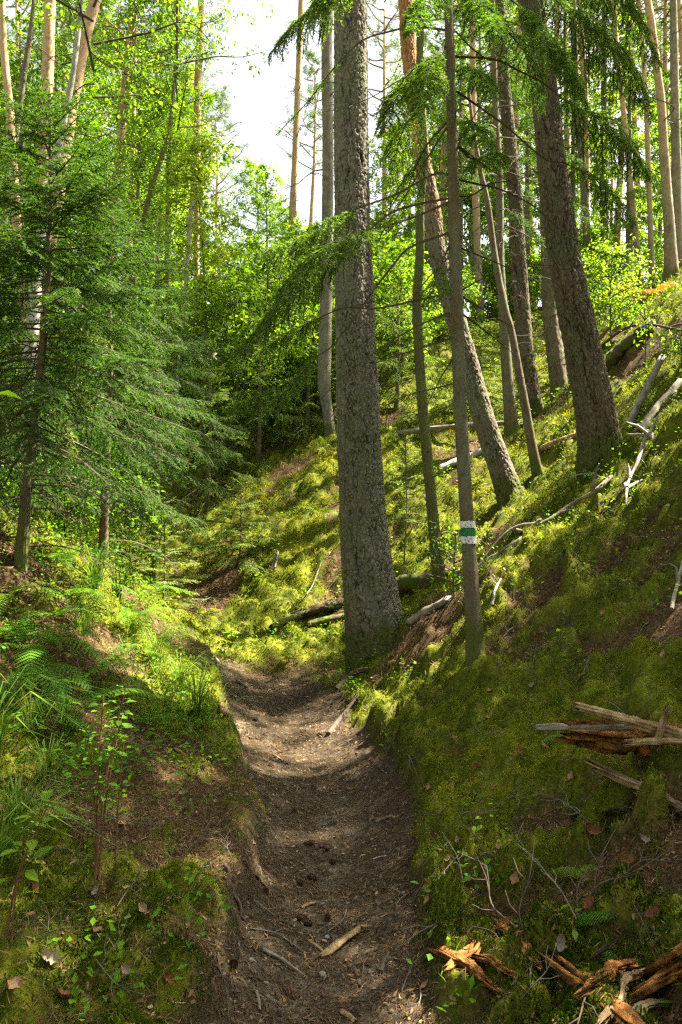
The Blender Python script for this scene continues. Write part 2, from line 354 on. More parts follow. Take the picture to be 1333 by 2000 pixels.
M['stone'] = solidmat('stone', [(.3, (.12, .11, .09)), (.7, (.32, .29, .25))], 25, (1, 1, 1), .8, .5, .004)
M['stemred'] = solidmat('sapling_stem', [(.3, (.08, .035, .018)), (.7, (.2, .10, .05))], 20, (1, 1, 1), .8, .2)
def barkmat(name, crack, plate, light, lichen, orange=None, oz=(4, 9)):
    """bark: 'crack' and 'cell' come with the mesh, finer grain from noise; upper pine stems turn orange"""
    m, t, o = newmat(name); v = objco(t, (1, 1, .45)); ck = attr(t, 'crack')
    n = tex_noise(t, 26, 6, .7, v); nf = tex_noise(t, 90, 4, .7, v); n2 = tex_noise(t, 3.0, 3, .5, objco(t))
    c = mixc(t, mth(t, 'ADD', mth(t, 'MULTIPLY', n, .7), mth(t, 'MULTIPLY', attr(t, 'cell'), .45)), plate, light)
    c = mixc(t, ramp(t, mth(t, 'MULTIPLY', n2, mth(t, 'ADD', n, .45)), [(.42, (0, 0, 0)), (.60, (.75, .75, .75))]), c, lichen)
    if orange:
        co = t.nodes.new('ShaderNodeTexCoord'); sx = t.nodes.new('ShaderNodeSeparateXYZ'); t.links.new(co.outputs['Object'], sx.inputs[0])
        mr = t.nodes.new('ShaderNodeMapRange'); mr.inputs[1].default_value = oz[0]; mr.inputs[2].default_value = oz[1]; t.links.new(mth(t, 'ADD', sx.outputs[2], mth(t, 'MULTIPLY', n2, 3.0)), mr.inputs[0])
        c = mixc(t, mr.outputs[0], c, mixc(t, n, orange, tuple(min(1, 1.5*k) for k in orange)))
    zc = t.nodes.new('ShaderNodeTexCoord'); zs = t.nodes.new('ShaderNodeSeparateXYZ'); t.links.new(zc.outputs['Object'], zs.inputs[0])      # moss climbs the foot of the trunk
    mz = t.nodes.new('ShaderNodeMapRange'); mz.inputs[1].default_value = .75; mz.inputs[2].default_value = .0; mz.inputs[3].default_value = -.42; mz.inputs[4].default_value = .30; t.links.new(zs.outputs[2], mz.inputs[0])
    c = mixc(t, ramp(t, mth(t, 'ADD', mth(t, 'ADD', mth(t, 'MULTIPLY', n2, .7), mth(t, 'MULTIPLY', n, .5)), mz.outputs[0]), [(.58, (0, 0, 0)), (.72, (.8, .8, .8))]), c, (.075, .095, .012))
    c = mixc(t, ck, c, crack)
    p = t.nodes.new('ShaderNodeBsdfPrincipled'); p.inputs['Roughness'].default_value = .9; p.inputs['Specular IOR Level'].default_value = .15
    t.links.new(c, p.inputs['Base Color']); b = t.nodes.new('ShaderNodeBump'); b.inputs['Strength'].default_value = .6; b.inputs['Distance'].default_value = .012
    t.links.new(mth(t, 'ADD', n, mth(t, 'MULTIPLY', nf, .5)), b.inputs['Height']); t.links.new(b.outputs[0], p.inputs['Normal']); t.links.new(p.outputs[0], o.inputs[0]); return m
M['pinebark'] = barkmat('pine_bark', (.018, .012, .008), (.060, .044, .030), (.185, .143, .102), (.12, .12, .065))
M['pinebark_grey'] = barkmat('grey_pine_bark', (.012, .009, .006), (.068, .056, .042), (.27, .238, .19), (.15, .16, .09))
M['orangebark'] = barkmat('upper_pine_bark', (.04, .026, .015), (.12, .085, .055), (.28, .215, .15), (.22, .22, .14), (.36, .24, .145), (2.5, 6))
M['midbark'] = barkmat('leaning_pine_bark', (.025, .018, .012), (.085, .066, .047), (.24, .20, .15), (.19, .19, .12), (.36, .18, .085), (4.6, 6.6))
M['sprucebark'] = barkmat('spruce_bark', (.05, .035, .022), (.085, .062, .036), (.16, .125, .075), (.14, .16, .10))
M['mossbark'] = barkmat('mossy_bark', (.022, .022, .012), (.07, .065, .03), (.14, .13, .06), (.12, .15, .03))
M['birchbark'] = barkmat('birch_bark', (.08, .065, .05), (.24, .22, .19), (.44, .42, .38), (.25, .25, .18))
def groundmat():
    m, t, o = newmat('forest_floor'); co = t.nodes.new('ShaderNodeTexCoord').outputs['Object']
    pa, mo = attr(t, 'path'), attr(t, 'moss')
    n1 = tex_noise(t, 5, 6, .7, co); n2 = tex_noise(t, 38, 6, .75, co); n3 = tex_noise(t, 150, 3, .7, co)
    k = mth(t, 'ADD', mth(t, 'MULTIPLY', n2, .6), mth(t, 'MULTIPLY', n3, .4))
    mos = ramp(t, mth(t, 'ADD', mth(t, 'MULTIPLY', n1, .5), mth(t, 'MULTIPLY', k, .5)), [(.36, (.014, .022, .002)), (.47, (.055, .072, .004)), (.57, (.135, .146, .009)), (.68, (.22, .21, .025))])
    lit = ramp(t, k, [(.36, (.016, .009, .005)), (.46, (.040, .024, .011)), (.56, (.095, .060, .026)), (.66, (.19, .135, .065))])
    snd = ramp(t, k, [(.36, (.040, .032, .022)), (.48, (.115, .096, .068)), (.6, (.19, .16, .115)), (.7, (.28, .24, .18))])
    dirt = ramp(t, k, [(.36, (.014, .010, .006)), (.48, (.042, .031, .019)), (.6, (.084, .063, .040)), (.7, (.15, .118, .078))])
    pc = mixc(t, ramp(t, n1, [(.54, (0, 0, 0)), (.68, (1, 1, 1))]), dirt, snd)
    c = mixc(t, pa, mixc(t, mo, lit, mos), pc)
    p = t.nodes.new('ShaderNodeBsdfPrincipled'); p.inputs['Roughness'].default_value = .95; p.inputs['Specular IOR Level'].default_value = .1
    t.links.new(c, p.inputs['Base Color']); b = t.nodes.new('ShaderNodeBump'); b.inputs['Strength'].default_value = .8; b.inputs['Distance'].default_value = .02
    t.links.new(k, b.inputs['Height']); t.links.new(b.outputs[0], p.inputs['Normal']); t.links.new(p.outputs[0], o.inputs[0]); return m
M['ground'] = groundmat()

# ------------------------------------------------------------------ the forest floor: one sheet to the horizon
def build_ground():
    th = np.concatenate([np.arange(-42, 42.001, .19), np.arange(45, 315.1, 3)])     # degrees from the viewing direction
    rr = np.concatenate([np.geomspace(.5, 15, 560), np.geomspace(15.4, 400, 100)])
    T, Q = np.meshgrid(np.radians(th), rr); x = (np.sin(T)*Q).ravel(); y = (np.cos(T)*Q).ravel()
    z, path, moss, u, e = ground(x, y, True)
    n, m = len(rr), len(th); i = np.arange(n-1)[:, None]*m; j = np.arange(m)[None]; j2 = (j+1) % m
    F = np.stack([i+j, i+m+j, i+m+j2, i+j2], -1).reshape(-1, 4)
    V = np.stack([x, y, z], 1); V = np.concatenate([V, [[0, 0, gz(0, 0)]]]); c = len(V)-1
    tri = np.stack([np.full(m, c), np.arange(m), (np.arange(m)+1) % m], 1)[:, ::-1]
    g = mk('ground', V, [F, tri[:, ::-1]], M['ground'], None, {'path': np.append(path, 1), 'moss': np.append(moss, 0)}, True)
    tag(g, 'mossy forest floor with a worn sandy trail between two banks', 'ground', kind='structure')
build_ground()

# ------------------------------------------------------------------ tree builders
def bark_trunk(P, rad, na, step, plate=(.05, .11), depth=.012, flare=0.0, seed=0, zfine=1e9, knots=0, lobes=0.0):
    """trunk surface with modelled bark plates; returns V, F, attributes"""
    P = np.asarray(P, float); sp = spline(np.column_stack([P, rad]), 400)
    L = np.concatenate([[0], np.cumsum(np.linalg.norm(np.diff(sp[:, :3], axis=0), axis=1))])
    s = [0.0]
    while s[-1] < L[-1]: s.append(s[-1] + (step if s[-1] < zfine else step*8))
    s = np.minimum(np.array(s), L[-1]); C = np.stack([np.interp(s, L, sp[:, k]) for k in range(4)], 1)
    r0 = C[:, 3]; V, F, N = tube_arrays(C[:, :3], r0, na); n = len(s)
    th = np.tile(np.linspace(0, 2*math.pi, na, endpoint=False), n); sl = np.repeat(s, na); rr = np.repeat(r0, na)
    q = np.stack([np.cos(th)*rr/plate[0], np.sin(th)*rr/plate[0], sl/plate[1]], 1) + seed*17.3
    q = q + (np.stack([vn(q*1.3, 5+seed), vn(q*1.3, 6+seed), vn(q*1.1, 7+seed)], 1) - .5)*0.8
    f1, f2, cid = worley(q, seed)
    crack = (1 - sst(.02, .15, f2 - f1))*(.45+.55*sst(.35, .6, vn(q*np.array([.9, .9, .5]), 78)))*(1 if na > 60 else .45)
    if na > 60:
        g1, g2, gid = worley(q*np.array([2.1, 2.1, 2.6])+3.1, seed+1); sm = 1 - sst(.02, .22, g2-g1); crack = np.maximum(crack, sm*.5); cid = cid*.55+gid*.45
    fine = fbm(q*3.1, 3, 31+seed) - .5
    big = fbm(np.stack([np.cos(th), np.sin(th), sl*1.1], 1)*1.4 + seed, 3, 41) - .5
    d = depth*((cid - .5)*.6 - crack*1.1 + fine*.9) + rr*big*.16
    if flare: d = d + rr*flare*np.exp(-np.maximum(sl-.32, 0)/.24)*(1 + .55*np.cos(th*5 + seed) + .4*np.cos(th*3+1.7))
    if lobes: d = d + rr*lobes*np.cos(3*th + sl*2)
    return V + N*d[:, None], F, {'crack': crack*(.55+.45*vn(q*.4, 77)), 'cell': cid}
def px_trunk(pts, d, H=None, lean=0, top_r=None, under=.35):
    """axis points and radii of a trunk traced in the photograph at one distance; goes on up to height H"""
    p = [np.array(at(a, b, d + lean*k/max(1, len(pts)-1))) for k, (a, b, _) in enumerate(pts)]; r = [wd/2/FPX*d for _, _, wd in pts]
    g = gz(p[0][0], p[0][1]); z0 = p[0][2]; dirn = (p[0]-p[1]); dirn = dirn/np.linalg.norm(dirn)
    if z0 > g - under:
        k = (z0 - (g - under))/max(.3, -dirn[2]); p.insert(0, p[0] + dirn*k); r.insert(0, r[0]*(1.04 if k < 1 else 1.2))
    if H:
        k = 0; dirn = p[-1]-p[-2]; dirn = dirn/np.linalg.norm(dirn); rl = r[-1]; zt = p[-1][2]
        while p[-1][2] < g + H:
            dirn = dirn*.8 + np.array([0, 0, .2]); dirn /= np.linalg.norm(dirn); p.append(p[-1] + dirn*1.5)
            r.append(max(.012, rl*(1 - .93*(p[-1][2]-zt)/max(.5, g+H+1.5-zt))))
    base = np.array(p[0]);
    for k in range(len(p)-1):
        if p[k][2] <= g <= p[k+1][2]:
            t = (g-p[k][2])/(p[k+1][2]-p[k][2]); base = p[k] + t*(p[k+1]-p[k]); break
    return np.array(p), np.array(r), Vector((float(base[0]), float(base[1]), float(g)))
def bough(P, fs, lmax, hang, dens=1.0, tert=6, r0=.012, bare=1.0, tint=.45, flat=.15):
    """one spruce bough along the polyline P: needle-bearing twigs and bare wood, as segments"""
    P = spline(P, 24); L = np.concatenate([[0], np.cumsum(np.linalg.norm(np.diff(P, axis=0), axis=1))]); LL = L[-1]
    n = max(4, int(LL*(1-fs)/.055*dens)); s = fs*LL + (np.arange(n)+.3+.4*rng.random(n))/n*LL*(1-fs)
    pos = np.stack([np.interp(s, L, P[:, k]) for k in range(3)], 1); T = nrm(np.stack([np.interp(s, L, np.gradient(P[:, k], L)) for k in range(3)], 1))
    S = nrm(np.cross(T, [[0, 0, 1.]]) + 1e-6); t = (s/LL - fs)/(1-fs+1e-6)
    sg = np.concatenate([np.ones(n), -np.ones(n)]); pos = np.tile(pos, (2, 1)); T = np.tile(T, (2, 1)); S = np.tile(S, (2, 1)); t = np.tile(t, 2); m = 2*n
    l = lmax*(.3 + .7*np.minimum(1, t*3.5))*(1.05 - t)**.75*(.55 + .65*rng.random(m)); l = np.maximum(l, .05)
    D = nrm(T*(.55+.3*rng.random((m, 1))) + S*sg[:, None]*(.75+.35*rng.random((m, 1))) + rng.normal(0, .12, (m, 3)))
    down = np.array([0, 0, -1.])
    a = nrm(D + down*hang*.45*(.4+rng.random((m, 1)))); b = nrm(a + down*hang*(.5+.8*rng.random((m, 1)))); c = nrm(b + down*hang*.6)
    q0 = pos; q1 = q0 + a*l[:, None]*.4; q2 = q1 + b*l[:, None]*.35; q3 = q2 + c*l[:, None]*.25
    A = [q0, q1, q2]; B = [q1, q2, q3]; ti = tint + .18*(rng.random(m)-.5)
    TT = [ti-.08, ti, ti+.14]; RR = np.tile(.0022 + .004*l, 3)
    for k in range(tert):
        f = (k+.5+.5*rng.random(m))/(tert+.6); sd = 1 if k % 2 else -1
        base = np.where((f < .4)[:, None], q0+(q1-q0)*(f/.4)[:, None], np.where((f < .75)[:, None], q1+(q2-q1)*((f-.4)/.35)[:, None], q2+(q3-q2)*((f-.75)/.25)[:, None]))
        dd = np.where((f < .4)[:, None], a, b); s2 = nrm(np.cross(dd, [[0, 0, 1.]]) + rng.normal(0, .25, (m, 3)))
        l3 = l*(1.05-f)*.55*(.6+.6*rng.random(m)); ok = l3 > .025
        e = base + nrm(dd*.75 + s2*sd*.7 + down*hang*.55*rng.random((m, 1)))*l3[:, None]
        A.append(base[ok]); B.append(e[ok]); TT.append((ti+.12)[ok]); RR = np.concatenate([RR, np.full(ok.sum(), .0016)])
    # the axis: its outer third carries needles too
    k0 = int(24*max(fs, .35)); A.append(P[k0:-1]); B.append(P[k0+1:]); TT.append(np.full(len(P)-1-k0, tint)); RR = np.concatenate([RR, np.full(len(P)-1-k0, .003)])
    wood = (P[:-1], P[1:], r0*(1.02-L[:-1]/LL)+.0012, r0*(1.02-L[1:]/LL)+.0012)
    return np.concatenate(A), np.concatenate(B), np.concatenate(TT), RR, wood
def emit(accn, accw, bg_, lod, thin=None):
    A, B, TT, RR, wd = bg_
    if accn is not None:
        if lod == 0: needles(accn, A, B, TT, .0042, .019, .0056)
        elif lod == 1: needles(accn, A, B, TT, .011, .026, .0085)
        else: sprays(accn, A, B, TT, .017 if lod == 2 else .026)
    segs_wood(accw, *wd)
    if lod < 2: segs_wood(accw, A, B, RR, RR*.6)
def spruce_crown(H, z0, rmax, nb, lod, hang=.6, droop=.35, lmax=.42, dens=1., fs=.2, tint=.45, top=0.0, axis=None, shape=.8, tert=6, dead=0, lowtint=None):
    """needles and wood of a spruce crown round a vertical axis (local coordinates, foot at the origin)"""
    an, aw = Acc(), Acc(); ax = axis if axis is not None else (lambda z: np.array([0, 0, z]))
    for k in range(nb):
        f = (k + rng.random())/nb; z = z0 + (H - z0)*f**1.05; az = k*2.39996 + rng.normal(0, .3)
        l = (rmax*(1-f)**shape + .10)*(.75+.4*rng.random())
        el = -.25*droop*2*(1-f) + .75*f**2 + rng.normal(0, .08)
        h = np.array([math.cos(az), math.sin(az), 0]); o = ax(z); pts = []
        for t in (0, .25, .5, .75, 1):
            pts.append(o + h*l*t*math.cos(el) + np.array([0, 0, l*(math.sin(el)*t - droop*(1-f)*t*t*.75 + .22*droop*t**4)]) + rng.normal(0, .02*l, 3)*t)
        dn = dens*min(1, .5+f)
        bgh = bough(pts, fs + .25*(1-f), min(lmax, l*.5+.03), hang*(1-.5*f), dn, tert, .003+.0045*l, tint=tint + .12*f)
        emit(an, aw, bgh, lod)
    n = max(3, int(H/.4)); zz = np.linspace(H-.4, H, 4)
    emit(an, aw, bough([ax(H-.35), ax(H-.15), ax(H)+np.array([0, 0, .08])], .1, .12, 0, 1, 2, .006, tint=tint+.2), lod)
    for k in range(dead):
        z = z0*(.12 + .88*rng.random()); az = rng.random()*6.28; l = rmax*(.35+.4*rng.random()); h = np.array([math.cos(az), math.sin(az), 0]); o = ax(z)
        pts = [o, o+h*l*.4+[0, 0, -.02*l], o+h*l*.75+[0, 0, -.16*l], o+h*l+[0, 0, -.35*l]]
        A, B, TT, RR, wd = bough(pts, .3, .22, .5, .5, 3, .007)
        segs_wood(aw, *wd); segs_wood(aw, A, B, RR*.8, RR*.5)
    return an, aw
def pine_crown(H, r, nl, seed, big=1.0):
    """crown of an old pine: crooked limbs with tufts of long needles"""
    an, aw = Acc(), Acc()
    for k in range(nl):
        f = (k+rng.random())/nl; z = H*f; az = k*2.4 + rng.normal(0, .4); l = r*(1.05-f)**.6*(.6+.5*rng.random()); h = np.array([math.cos(az), math.sin(az), 0])
        P = spline([np.array([0, 0, z]), h*l*.35+[0, 0, z+.1*l], h*l*.7+[0, 0, z+.3*l]+rng.normal(0, .1, 3), h*l+[0, 0, z+.42*l]+rng.normal(0, .12, 3)], 12)
        tube(aw, P, np.linspace(.035, .008, 12), 5)
        tips = []
        for j in range(11):
            b = P[rng.integers(4, 12)]; e = b + nrm(h*.6 + rng.normal(0, .6, 3) + [0, 0, .25])*l*.32*(.5+rng.random()); segs_wood(aw, b[None], e[None], [.008], [.004]); tips += [e, (b+e)/2]
        tips = np.array(tips); m = len(tips); nn = 22
        c = np.repeat(tips, nn, 0) + rng.normal(0, .05, (m*nn, 3)); dv = nrm(rng.normal(0, 1, (m*nn, 3)) + [0, 0, .5]); q = nrm(np.cross(dv, rng.normal(0, 1, (m*nn, 3))))
        V = np.stack([c-q*.009*big, c+q*.009*big, c+dv*(.10+.06*rng.random((m*nn, 1)))*big], 1)
        an.add(V.reshape(-1, 3), np.arange(3*m*nn).reshape(-1, 3), np.repeat(np.clip(np.repeat(.35+.5*rng.random(m), nn)+rng.normal(0, .08, m*nn), 0, 1), 3))
    return an, aw
def leaf_crown(H, z0, r, nl, ntw, nlf, size, tint=.5, shape='egg', axis=None, near=False, rise=.35, spread=.2):
    """airy crown of a broadleaved tree"""
    an, aw = Acc(), Acc(); ax = axis if axis is not None else (lambda z: np.array([0, 0, z]))
    for k in range(nl):
        f = (k+rng.random())/nl; z = z0+(H-z0)*f; az = k*2.4+rng.normal(0, .4); h = np.array([math.cos(az), math.sin(az), 0])
        l = r*(math.sin(math.pi*(.12+.83*f))**.7)*(.65+.5*rng.random()); o = ax(z)
        P = spline([o, o+h*l*.4+[0, 0, rise*l*.5], o+h*l*.75+[0, 0, rise*l*.8]+rng.normal(0, .06*l, 3), o+h*l+[0, 0, rise*l*.75]+rng.normal(0, .1*l, 3)], 10)
        tube(aw, P, np.linspace(.006+.008*l, .003, 10), 4)
        bi = rng.integers(2, 10, ntw); b = P[bi]; e = b + nrm(h*.5+rng.normal(0, .7, (ntw, 3)))*(l*.28+.05)*(.4+rng.random((ntw, 1))); segs_wood(aw, b, e, np.full(ntw, .0035), np.full(ntw, .0015))
        m = ntw*nlf; u = rng.random((m, 1)); bb = np.repeat(b, nlf, 0); ee = np.repeat(e, nlf, 0)
        pos = bb+(ee-bb)*(.25+.8*u)+rng.normal(0, spread*.25, (m, 3)); dr = nrm((ee-bb)*.8/np.linalg.norm(ee-bb, axis=1)[:, None]+rng.normal(0, .7, (m, 3))+[0, 0, -.35]); no = nrm(rng.normal(0, .55, (m, 3))+[0, 0, 1.])
        leaves(an, pos, dr, no, size*(.6+.7*rng.random(m)), size*.62*(.7+.5*rng.random(m)), np.clip(tint+.22*(np.repeat(rng.random(ntw), nlf)-.5)+rng.normal(0, .12, m), 0, 1), near=near)
    return an, aw
TREES = []
def px_tree(name, label, cat, pts, d, mat, H, na=20, step=.06, plate=(.05, .11), depth=.008, flare=.25, seed=0, group=None, lean=0, zfine=7, lobes=0.):
    P, r, b = px_trunk(pts, d, H, lean); root = thing(name, label, cat, b, group); bb = np.array(b)
    V, F, at_ = bark_trunk(P - bb, r, na, step, plate, depth, flare, seed, zfine, lobes=lobes)
    mk('trunk', V, F, mat, root, at_, True)
    root['_top'] = [float(v) for v in (P[-1]-bb)]; TREES.append((root, P-bb, r)); return root, P-bb, r
def stubs(root, P, r, n, zlo, zhi, lmax, mat, sd=0, droop=.3, twigs=True, name='dead_branch', rad=.009):
    """dead snags and bare twigs along a trunk, one part of the tree"""
    g = np.random.default_rng(100+sd)
    for k in range(n):
        acc = Acc(); z = zlo+(zhi-zlo)*g.random(); i = int(np.clip(np.searchsorted(P[:, 2], z), 1, len(P)-1)); t = (z-P[i-1][2])/(P[i][2]-P[i-1][2]+1e-9); o = P[i-1]+t*(P[i]-P[i-1])
        az = g.random()*6.28; l = lmax*(.25+.75*g.random()**1.5); h = np.array([math.cos(az), math.sin(az), 0]); e1 = g.normal(0, .08, 3)*l
        Q = spline([o, o+h*l*.35+[0, 0, .06*l]+e1, o+h*l*.7+[0, 0, -droop*.25*l]-e1, o+h*l+[0, 0, -droop*l]], 8)
        tube(acc, Q, np.linspace(rad*(.5+l/lmax*.7), rad*.18, 8), 4)
        if twigs and l > .22:
            m = int(4+8*l); f = 1.5+5*g.random(m); i0 = f.astype(int); b = Q[i0]+(Q[i0+1]-Q[i0])*(f-i0)[:, None]; e = b+nrm(h*.8+g.normal(0, .6, (m, 3))+[0, 0, -.25])*l*.3*(.3+g.random((m, 1))); segs_wood(acc, b, e, np.full(m, rad*.28), np.full(m, rad*.12))
        acc.build(name, mat, root)

# shared crowns
def part(acc, name, mat, root, loc=(0, 0, 0), rotz=0, s=1.0):
    o = acc.build(name, mat, root); o.location = loc; o.rotation_euler = (0, 0, rotz); o.scale = (s, s, s); return o
_pc = [pine_crown(6.0, 2.3, 24, k) for k in range(2)]
PINE_N = []
def put_pine_crown(root, P, k=0, back=4.5, s=1.0):
    i = len(PINE_N); o = P[-1] - np.array([0, 0, back])
    j = int(np.argmin(abs(P[:, 2]-o[2]))); o = P[j]
    if len(PINE_N) < 2:
        c = part(_pc[i][0], 'crown', M['pineneedle'], root, o); l = part(_pc[i][1], 'limbs', M['orangebark_plain'], root, o); PINE_N.append((c, l))
    else:
        for q in PINE_N[k % 2]:
            c = q.copy(); COL.objects.link(c); c.parent = root; c.location = o; c.rotation_euler = (0, 0, rng.random()*6.28); c.scale = (s, s, s)
        PINE_N.append(None)
M['orangebark_plain'] = solidmat('pine_limb_bark', [(.3, (.10, .06, .035)), (.7, (.30, .18, .10))], 8, (1, 1, 1), .9, .3)

# ------------------------------------------------------------------ the trees one can tell apart
t, P, r = px_tree('pine_tree', 'big straight grey pine with plated bark standing at the edge of the trail', 'tree',
    [(746,1350,116),(735,1250,110),(729,1200,108),(717,1100,101),(708,1000,92),(700,800,83),(693,600,77),(688,400,69),(686,200,67),(684.5,0,65)], 7.3, M['pinebark_grey'], 17, 200, .0085, (.034, .085), .014, .12, 1, zfine=6.9)
put_pine_crown(t, P, 0); stubs(t, P, r, 30, 1.4, 6.5, .35, M['deadtwig'], 1, rad=.005); PINE_A = t
t, P, r = px_tree('pine_tree', 'thick dark pine leaning left, rooted on the crest of the steep bank', 'tree',
    [(1196,965,78),(1180,925,83),(1170,850,77),(1153,750,75),(1132,650,69),(1103,500,62),(1089,400,60),(1076,300,54),(1066,200,52),(1052,100,50),(1037,0,49)], 8.0, M['pinebark'], 15, 180, .0095, (.034, .15), .020, .20, 2, zfine=6.9)
put_pine_crown(t, P, 1); stubs(t, P, r, 22, .5, 5.5, .9, M['deadtwig'], 2, rad=.005)
t, P, r = px_tree('pine_tree', 'curved pine with a sunlit grey foot, bent left above the mossy hollow', 'tree',
    [(1010,990,52),(1002,980,50),(973,900,46),(940,800,42),(912,700,40),(884,600,38),(857,500,36),(843,400,34),(823,300,33),(814,200,32),(799,100,30),(794,0,29)], 10.0, M['midbark'], 15, 110, .012, (.035, .12), .015, .2, 3, zfine=8)
put_pine_crown(t, P, 0)
t, P, r = px_tree('birch_tree', 'thin crooked mossy trunk beside the big straight pine', 'tree',
    [(868,1200,32),(864,1170,27),(851,1050,23),(836,900,21),(822,750,20),(815,600,18),(821,500,17),(822,400,16),(829,300,15),(820,150,14),(823,0,13)], 7.7, M['mossbark'], 10, 40, .018, (.022, .04), .006, .25, 4, lobes=.08)
stubs(t, P, r, 12, .2, 6, .5, M['deadtwig'], 4, rad=.005)
an, aw = leaf_crown(10, 6.6, 1.3, 22, 10, 6, .05); part(an, 'crown', M['leaf'], t, (P[-5][0], P[-5][1], 0)); part(aw, 'limbs', M['deadtwig'], t, (P[-5][0], P[-5][1], 0))
t, P, r = px_tree('dead_tree', 'slender bare pale trunk leaning left in front of the brown pine', 'tree',
    [(1058,945,22),(1052,930,20),(1036,850,18),(1018,750,16),(1000,650,14),(986,600,14),(967,500,13),(953,400,12),(937,325,10),(925,250,8),(915,170,6)], 10.2, M['sprucebark'], None, 24, .03, (.03, .09), .003, .2, 5)
stubs(t, P, r, 12, 1, 4.5, .5, M['deadtwig'], 5, rad=.005)
t, P, r = px_tree('spruce_tree', 'straight slim spruce rooted in the hollow behind the pale leaning trunk', 'tree',
    [(1006,868,32),(1004,855,28),(997,800,24),(989,700,21),(983,600,18),(977,500,16),(976,350,14),(968,200,12),(962,0,10)], 12.0, M['sprucebark'], 10, 28, .03, (.03, .04), .003, .3, 6)
stubs(t, P, r, 26, .8, 5.5, .9, M['deadtwig'], 6, rad=.006); SPR_F = (t, P)
t, P, r = px_tree('pine_tree', 'reddish brown pine between the slim spruce and the thick dark pine', 'tree',
    [(1050,830,42),(1047,820,38),(1044,800,35),(1028,700,33),(1020,600,31),(1013,500,30),(1008,400,27),(998,300,26),(984,150,24),(977,50,20),(975,0,20)], 12.5, M['pinebark'], 16, 70, .018, (.05, .10), .014, .22, 7, zfine=8)
put_pine_crown(t, P, 1); stubs(t, P, r, 40, .5, 6.5, 1.0, M['deadtwig'], 7, rad=.006)
t, P, r = px_tree('pine_tree', 'dark pine half hidden behind the thick leaning pine', 'tree',
    [(1098,800,38),(1096,785,34),(1086,700,33),(1074,600,29),(1070,500,26),(1066,350,24),(1060,200,22),(1052,0,20)], 14.0, M['pinebark'], 16, 60, .02, (.05, .10), .014, .22, 8, zfine=8)
put_pine_crown(t, P, 0); stubs(t, P, r, 40, .5, 6, 1.1, M['deadtwig'], 8, rad=.006)
FAR = [  # name, label, points, depth, bark, crown
 ('pine_tree', 'pale grey trunk rising just behind the big straight pine', [(640,800,20),(634,750,26),(636,650,25),(641,350,22),(639,100,22),(640,0,21)], 14, 'pinebark_grey', 15),
 ('pine_tree', 'slim orange pine standing alone against the white sky', [(570,480,15),(572,415,14),(577,300,12),(581,200,12),(586,75,12),(589,0,11)], 24, 'orangebark', 16),
 ('pine_tree', 'orange pine behind the young spruces, its bare limbs bent upward', [(205,560,21),(217,450,20),(225,380,19),(234,300,17),(246,150,15),(260,30,14),(264,0,13)], 17, 'orangebark', 16),
 ('pine_tree', 'lower sunlit orange trunk close beside the bare limbed pine', [(248,560,16),(252,475,14),(256,400,11),(259,300,9),(262,200,8),(264,100,7)], 20, 'orangebark', 11),
 ('pine_tree', 'straight orange pine behind the yellow leaved rowan', [(383,680,13),(384,600,12),(384,500,12),(385,400,13),(386,200,15),(390,100,14),(393,0,12)], 18, 'orangebark', 16),
 ('pine_tree', 'leftward leaning orange pine with black snags above the young spruce', [(120,320,30),(136,220,28),(150,150,26),(160,100,24),(175,40,22),(186,0,22)], 13, 'orangebark', 14),
 ('pine_tree', 'upright orange pine above the young spruce, left of the snaggy one', [(88,300,25),(91,200,24),(95,100,22),(98,0,21)], 14, 'orangebark', 15),
 ('pine_tree', 'orange trunk at the left edge of the photo', [(26,330,17),(18,200,15),(8,100,14),(5,0,10)], 15, 'orangebark', 15),
 ('dead_tree', 'thin grey forked snag among the left orange pines', [(40,200,11),(48,140,12),(56,90,10),(62,40,8),(66,0,7)], 18, 'sprucebark', 11),
 ('birch_tree', 'pale birch trunk showing behind the young spruce', [(58,800,28),(60,720,27),(63,650,26),(68,590,25),(73,500,20),(88,420,17),(112,300,14),(140,160,11),(158,20,9)], 9.5, 'birchbark', 8),
 ('birch_tree', 'dark thin bent trunk between the orange pines', [(275,460,11),(290,390,10),(318,300,9),(330,260,8),(338,190,7),(345,100,6),(347,0,5)], 16, 'mossbark', 10),
 ('birch_tree', 'pale leaning stem crossing the foot of the straight orange pine', [(357,640,8),(361,590,8),(366,520,9),(371,440,10),(376,380,8),(380,300,5)], 15, 'birchbark', None),
 ('pine_tree', 'tall sunlit orange pine on the ridge at the right', [(1314,560,30),(1308,450,22),(1298,300,18),(1292,200,16),(1286,150,15),(1272,40,15),(1266,0,14)], 15.5, 'orangebark', 15),
 ('pine_tree', 'slim orange pine close left of the tall ridge pine', [(1276,600,12),(1270,420,10),(1266,300,10),(1262,190,9),(1250,15,8),(1248,0,8)], 18, 'orangebark', 14),
 ('pine_tree', 'grey trunk at the right edge of the photo on the ridge', [(1330,600,24),(1326,500,22),(1324,430,20),(1321,300,18),(1318,150,16)], 16, 'pinebark_grey', 10),
 ('pine_tree', 'orange stem in the top right corner', [(1340,200,9),(1331,80,9),(1326,0,8)], 19, 'orangebark', 16),
 ('pine_tree', 'reddish thin pine left of the ridge pines, behind the hanging spruce boughs', [(1262,620,14),(1252,550,13),(1236,400,11),(1222,250,10),(1206,100,9),(1200,0,8)], 19, 'orangebark', 14),
 ('pine_tree', 'shaded pine trunk behind the shrub on the ridge', [(1160,640,16),(1150,500,15),(1140,350,14),(1128,200,13),(1120,0,11)], 19, 'pinebark', 15),
 ('pine_tree', 'far brown trunk between the striped spruce and the pale leaning trunk', [(948,720,16),(936,560,15),(930,400,14),(926,250,13),(922,0,11)], 21, 'orangebark', 15),
]
